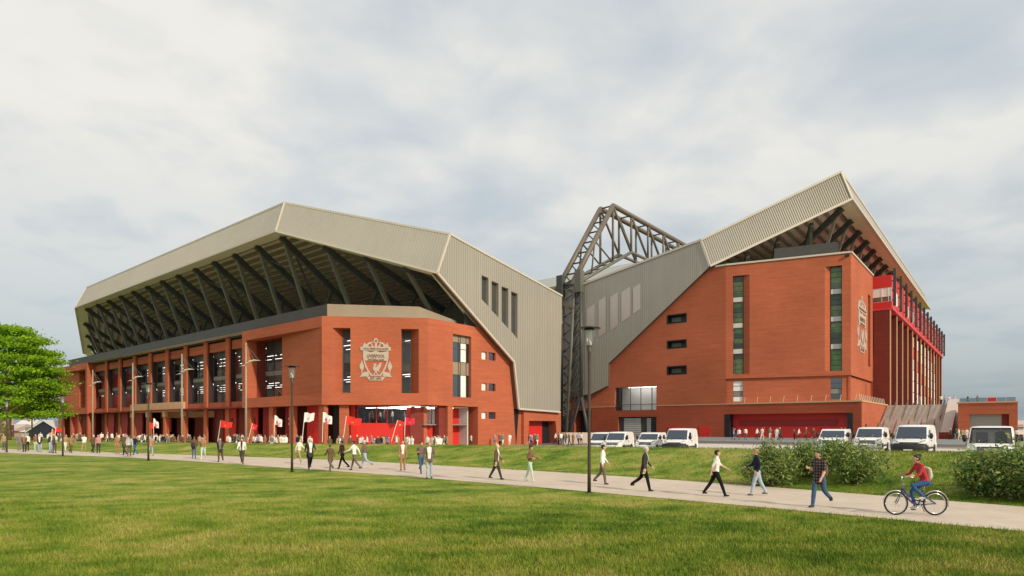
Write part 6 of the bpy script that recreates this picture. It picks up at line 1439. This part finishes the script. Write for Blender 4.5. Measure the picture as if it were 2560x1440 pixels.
flag(552, 1051, 1095, 29, 18, 75, 8, FRED, FGOLD, 'red flag with gold bird held before the gate numbered six', 0.25)
flag(631, 1058, 1096, 13, 16, 75, 12, FRED, FWHT, 'small red flag with white mark beside the winged mast', 0.3)
flag(687, 1038, 1090, 18, 24, 74, 2, FWHT, FPNK, 'white flag with a pink swirl next to the gate numbered two', 0.5, 'big')
flag(762, 1031, 1094, 24, 25, 70, 7, FWHT, FGRN, 'square white flag with a small green and red badge', 0.05)
flag(808, 1030, 1092, 22, 26, 70, 2, FWHT, FPNK, 'white flag with a pink swirl left of the black corner column', 0.45, 'big')
flag(866, 1040, 1092, 38, 22, 68, 9, FRED, FGOLD, 'large red flag with gold bird before the red wall', 0.3)
flag(994, 1050, 1092, 22, 16, 68, 16, FRED, FWHT, 'red flag with white bird on a leaning staff', 0.35)
flag(1013, 1043, 1093, 24, 20, 68, 2, FMAG, FGOLD, 'crimson flag with gold bird at the end of the red wall', 0.1)
flag(372, 1055, 1090, 12, 18, 84, 0, FRED, FGOLD, 'red flag partly hidden by the slim lamp post', 0.1)
flag(384, 1046, 1090, 12, 20, 84, 0, FWHT, FPNK, 'white flag with a pink swirl under the entrance lintel', 0.5, 'big')
flag(140, 1068, 1092, 16, 12, 75, 4, FRED, FGOLD, 'red flag with gold bird before the dark barn', 0.2)
flag(131, 1072, 1092, 8, 12, 76, 4, FRED, FWHT, 'tiny red flag beside the flag at the dark barn', 0.3)

# ------------------------------------------------------------------ trees, bushes
def leaf_mat(name, c, tr=0.35):
    m = bpy.data.materials.new(name); m.use_nodes = True; t = m.node_tree; b = t.nodes['Principled BSDF']; out = t.nodes['Material Output']
    b.inputs['Roughness'].default_value = 0.55; b.inputs['Specular IOR Level'].default_value = 0.3
    g = N(t, 'ShaderNodeNewGeometry'); n = N(t, 'ShaderNodeTexNoise', i_Scale=1.3, i_Detail=3.0); link(t, g.outputs['Position'], n.inputs['Vector'])
    n2 = N(t, 'ShaderNodeTexWhiteNoise'); link(t, g.outputs['Position'], n2.inputs['Vector'])
    cc = mix(t, 1.0, (*c, 1), ramp(t, n.outputs[0], [(0.3, (0.6, 0.68, 0.6)), (0.7, (1.35, 1.25, 1.2))]), 'MULTIPLY')
    link(t, cc, b.inputs['Base Color']); ts = N(t, 'ShaderNodeBsdfTranslucent'); link(t, cc, ts.inputs[0])
    mx = N(t, 'ShaderNodeMixShader', i_0=tr); link(t, b.outputs[0], mx.inputs[1]); link(t, ts.outputs[0], mx.inputs[2]); link(t, mx.outputs[0], out.inputs[0]); return m
LEAFT = leaf_mat('leaf_tree', (0.34, 0.56, 0.025), 0.5); LEAFB = [leaf_mat('leaf_bush_a', (0.21, 0.31, 0.08)), leaf_mat('leaf_bush_b', (0.12, 0.22, 0.065)), leaf_mat('leaf_bush_c', (0.38, 0.42, 0.14))]
BARK = mat('bark', (0.50, 0.39, 0.22), 0.9, noise=(2.5, 0.2), bump=(8, 0.5)); TWIG = mat('twig', (0.16, 0.12, 0.07), 0.9)
def leaves_mesh(name, centers, size, mats, upward=0.5, aspect=1.9):
    """one pointed leaf (two triangles, folded) per centre"""
    c = np.asarray(centers); n = len(c); rs = np.random.RandomState(len(c) + 5)
    d = rs.normal(size=(n, 3)); d[:, 2] += upward; d /= np.linalg.norm(d, axis=1)[:, None]
    a = rs.normal(size=(n, 3)); a -= (a * d).sum(1)[:, None] * d; a /= np.linalg.norm(a, axis=1)[:, None]; b_ = np.cross(d, a)
    s = size * rs.uniform(0.6, 1.35, n)[:, None]
    v = np.stack([c - a * s, c + b_ * s / aspect + d * s * 0.12, c + a * s, c - b_ * s / aspect + d * s * 0.12], 1).reshape(-1, 3)
    i = np.arange(n) * 4; f = np.concatenate([np.stack([i, i + 1, i + 2], 1), np.stack([i, i + 2, i + 3], 1)])
    me = bpy.data.meshes.new(name); me.from_pydata(v.tolist(), [], f.tolist())
    for m_ in mats: me.materials.append(m_)
    k = rs.randint(0, len(mats), n); me.polygons.foreach_set('material_index', np.concatenate([k, k]).astype(np.int32)); me.update(); return me
def big_tree(px, Y, label):
    x = (px - CX) / F * Y; z0 = gz(x, Y); root = obj('tree', None, loc=(x, Y, z0), label=label, cat='tree'); rs = np.random.RandomState(4)
    b = MB(); b.tube([(0, 0, -0.2), (0.05, 0, 0.8), (0.1, 0, 3.0), (0.3, 0.1, 5.5), (0.2, 0, 8), (0.4, 0.1, 13)], [1.15, 0.9, 0.78, 0.70, 0.55, 0.2], 12)
    tips = []
    for k in range(16):
        a = 2 * math.pi * k / 16 + rs.uniform(-.2, .2); zs = rs.uniform(3.6, 11.0); L = (8.6 - abs(zs - 7) * 0.3) * rs.uniform(0.75, 1.0); e = V(math.cos(a) * L, math.sin(a) * L * 0.9, zs + rs.uniform(0.4, 3.0)); m_ = V(math.cos(a) * L * 0.45, math.sin(a) * L * 0.4, zs + 1.2)
        b.tube([(0.15, 0, zs), m_, e], [0.34, 0.2, 0.06], 7); tips.append(e)
        for j in range(2): q = m_.lerp(e, 0.3 + 0.3 * j); r = q + V(rs.uniform(-2, 2), rs.uniform(-2, 2), rs.uniform(0.6, 1.8)); b.tube([q, r], [0.12, 0.04], 5)
    b.build('trunk', BARK, root, smooth=True)
    cs = []
    for tier in range(9):                                  # flattened leafy tiers with gaps between them
        z = 5.4 + 1.75 * tier; rad = 8.3 * math.sqrt(max(0.08, 1 - ((z - 8.4) / 12.4) ** 2)); nb = max(5, int(rad * 2.6))
        for j in range(nb):
            a = 2 * math.pi * j / nb + rs.uniform(-.25, .25); r = rad * rs.uniform(0.25, 1.0) ** 0.55; cx_, cy_, cz_ = r * math.cos(a), r * math.sin(a), z + rs.uniform(-0.5, 0.5) - 0.06 * r
            nl = 330; w = rs.normal(size=(nl, 3)) * np.array([1.05, 1.05, 0.30]); cs.append(w + np.array([cx_, cy_, cz_]))
    obj('crown', leaves_mesh('crown', np.concatenate(cs), 0.24, [LEAFT, LEAFT, leaf_mat('leaf_tree_b', (0.16, 0.32, 0.02), 0.35)], 0.9, 1.7), root); return root
big_tree(12, 104, 'broad bright green tree left of the brick stand with a pale trunk')
def bush(px, Y, rx, h, label, seed, n=4600):
    x = (px - CX) / F * Y; z0 = gz(x, Y) - 0.05; root = obj('bush', None, loc=(x, Y, z0), label=label, cat='bush', group='leafy bushes on the grass bank'); rs = np.random.RandomState(seed); cs = []
    b = MB(); nb = 26
    for k in range(nb):
        a = rs.uniform(0, 6.28); r = rx * math.sqrt(rs.uniform(0.0, 1.0)) * 0.92; hh = h * (1.05 - 0.55 * (r / rx) ** 2) * rs.uniform(0.78, 1.08); e = V(r * math.cos(a), r * math.sin(a) * 0.75, hh); m_ = V(e.x * 0.55, e.y * 0.55, hh * 0.45)
        b.tube([(e.x * 0.2, e.y * 0.2, 0), m_, e], [0.022, 0.015, 0.006], 5)
        nl = n // nb; t = rs.uniform(0.22, 1.0, nl)[:, None] ** 0.7; q = np.where(t < 0.5, np.array(m_) * (t * 2), np.array(m_) + (np.array(e) - np.array(m_)) * (t * 2 - 1))
        cs.append(q + rs.normal(size=(nl, 3)) * np.array([0.21, 0.21, 0.2]) * (0.6 + rx * 0.35))
    b.build('stem', TWIG, root); c = np.concatenate(cs); c[:, 2] = np.maximum(c[:, 2], 0.08)
    obj('foliage', leaves_mesh('foliage', c, 0.085, LEAFB, 0.4, 2.6), root)
for i, (px, Y, rx, h, lab) in enumerate(((1932, 26.6, 1.35, 1.65, 'leafy bush on the bank behind the man in navy'), (2015, 27.8, 0.95, 1.4, 'bush on the bank below the low van'), (2150, 25.6, 1.3, 1.7, 'full bush on the bank between the plaid shirt man and the tall van'),
                                          (2448, 22.0, 1.1, 1.65, 'large bush on the bank below the van with visible cab'), (2540, 21.2, 1.2, 1.75, 'dark bush on the bank at the end of the vans'), (2085, 27.8, 0.7, 1.15, 'small bush filling the gap before the low van'), (2650, 20.3, 1.3, 1.7, 'bush beyond the dark bush at the end of the bank'))):
    bush(px, Y, rx, h, lab, 40 + i)
# ------------------------------------------------------------------ far houses on the left
def house(px0, px1, Y, eave, ridge, depth, wall_m, roof_m, label, gable=False, door=None):
    x0, x1 = (px0 - CX) / F * Y, (px1 - CX) / F * Y; root = obj('house', None, loc=(x0, Y, gz(x0, Y)), label=label, cat='house', group='far houses beyond the tree'); w = x1 - x0
    zE, zR = EYE + (HY - eave) * Y / F, EYE + (HY - ridge) * Y / F
    b = MB()
    if gable:
        b.holed([(0, -0.5), (w, -0.5), (w, zE), (w / 2, zR), (0, zE)], [], lambda u, v, q: (u, q, v), rim=depth); b.build('wall', wall_m, root)
        for s in (0, 1):
            r = MB(); xa = w * s; o_ = -0.6 if s == 0 else 0.6; r.hexa([(xa + o_, -0.4, zE - 0.25), (w / 2, -0.4, zR + 0.02), (w / 2, depth, zR + 0.02), (xa + o_, depth, zE - 0.25), (xa + o_, -0.4, zE), (w / 2, -0.4, zR + 0.3), (w / 2, depth, zR + 0.3), (xa + o_, depth, zE)]); r.build('roof', roof_m, root)
    else:
        b.box(0, w, 0, depth, -0.5, zE); b.build('wall', wall_m, root)
        r = MB(); r.hexa([(-0.5, -0.5, zE + 0.01), (w + 0.5, -0.5, zE + 0.01), (w + 0.5, depth + 0.5, zE + 0.01), (-0.5, depth + 0.5, zE + 0.01), (-0.3, depth / 2 - 0.1, zR), (w + 0.3, depth / 2 - 0.1, zR), (w + 0.3, depth / 2 + 0.1, zR), (-0.3, depth / 2 + 0.1, zR)]); ro = r.build('roof', roof_m, root)
        c = MB(); c.box(w * 0.25, w * 0.25 + 1.4, depth / 2 - 0.5, depth / 2 + 0.5, zR - 0.5, zR + 1.3); c.build('chimney', wall_m, ro)
        for k in range(max(1, int(w / 4))):
            q = MB(); xa = 1.0 + 4 * k; q.box(xa, xa + 1.3, -0.06, -0.004, 1.2, 2.6); wo = q.build('window', MGREY, root); s_ = MB(); s_.box(xa - 0.1, xa + 1.4, -0.12, -0.065, 1.05, 1.19); s_.build('sill', WHITE, wo)
    if door: d = MB(); d.box(w * door, w * door + 2.2, -0.08, -0.004, -0.4, 3.2); d.build('door', mat('plum_door', (0.12, 0.05, 0.07), 0.7), root)
PKW = mat('pink_render', (0.52, 0.36, 0.30), 0.9, noise=(0.3, 0.06)); PKR = mat('pink_roof', (0.50, 0.40, 0.37), 0.8); PLR = mat('pale_sheet_roof', (0.62, 0.60, 0.60), 0.6, noise=(0.3, 0.05)); BARN = mat('navy_barn', (0.018, 0.022, 0.045), 0.7, streak=((2.0, 2.0, 0.05), 0.25)); LILW = mat('lilac_render', (0.48, 0.43, 0.46), 0.9)
house(-40, 28, 160, 1076, 1058, 10, PKW, PKR, 'pink rendered house at the far left under the tree', door=0.8)
house(22, 62, 172, 1074, 1048, 10, PKW, PLR, 'pink house with pale pyramid roof behind the tree trunk')
house(72, 150, 150, 1077, 1051, 16, BARN, PLR, 'navy gabled barn with pale roof beyond the lamp posts', True)
house(54, 72, 156, 1078, 1064, 12, LILW, PLR, 'lilac rendered wing beside the navy barn')
house(150, 166, 170, 1072, 1066, 8, WHITE, PLR, 'small cream house peeping beside the far pavilion')
house(184, 230, 190, 1078, 1072, 8, LILW, PKR, 'lilac house seen between the pillars of the far pavilion')
house(2536, 2620, 160, 1072, 1055, 10, mat('pale_pink_render', (0.62, 0.52, 0.52), 0.9), PKR, 'pale pink house beyond the garage block')
# ------------------------------------------------------------------ grass blades
def blades(name, P, hmin, hmax, w, seed, label=None, bm_=None):
    rs = np.random.RandomState(seed); n = len(P); a = rs.uniform(0, 6.28, n); h = rs.uniform(hmin, hmax, n); le = rs.uniform(0.1, 0.8, n) * h; b_ = rs.uniform(0, 6.28, n)
    dx, dy_ = np.cos(a) * w / 2, np.sin(a) * w / 2
    v = np.empty((n, 3, 3)); v[:, 0] = P; v[:, 0, 0] -= dx; v[:, 0, 1] -= dy_; v[:, 1] = P; v[:, 1, 0] += dx; v[:, 1, 1] += dy_; v[:, 2] = P; v[:, 2, 0] += np.cos(b_) * le; v[:, 2, 1] += np.sin(b_) * le; v[:, 2, 2] += h
    me = bpy.data.meshes.new(name); me.vertices.add(n * 3); me.vertices.foreach_set('co', v.reshape(-1)); me.loops.add(n * 3); me.loops.foreach_set('vertex_index', np.arange(n * 3, dtype=np.int32))
    me.polygons.add(n); me.polygons.foreach_set('loop_start', np.arange(n, dtype=np.int32) * 3); me.polygons.foreach_set('loop_total', np.full(n, 3, np.int32)); me.materials.append(bm_ or BLADE); me.update(calc_edges=True)
    return obj(name, me, kind='stuff', label=label, cat='grass')
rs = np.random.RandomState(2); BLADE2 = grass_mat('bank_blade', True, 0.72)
def sample(n, cond, Y0, Y1, spread=0.92):
    u = rs.uniform(0, 1, n); Y = 1 / (1 / Y0 + u * (1 / Y1 - 1 / Y0)); X = rs.uniform(-spread, spread, n) * Y; k = cond(X, Y); return X[k], Y[k]
def dq(X, Y, c): s = X * TV.x + Y * TV.y; return X * NV.x + Y * NV.y - np.interp(s, *c)
X, Y = sample(620000, lambda X, Y: dq(X, Y, NEARC) < -0.02, 9.5, 48)
cl = np.sin(X * 1.3 + np.sin(Y * 0.9) * 2) * np.sin(Y * 1.7 + X * 0.4)
k_ = rs.uniform(size=len(X)) < np.clip((24 - Y) / 30, 0, 0.35)
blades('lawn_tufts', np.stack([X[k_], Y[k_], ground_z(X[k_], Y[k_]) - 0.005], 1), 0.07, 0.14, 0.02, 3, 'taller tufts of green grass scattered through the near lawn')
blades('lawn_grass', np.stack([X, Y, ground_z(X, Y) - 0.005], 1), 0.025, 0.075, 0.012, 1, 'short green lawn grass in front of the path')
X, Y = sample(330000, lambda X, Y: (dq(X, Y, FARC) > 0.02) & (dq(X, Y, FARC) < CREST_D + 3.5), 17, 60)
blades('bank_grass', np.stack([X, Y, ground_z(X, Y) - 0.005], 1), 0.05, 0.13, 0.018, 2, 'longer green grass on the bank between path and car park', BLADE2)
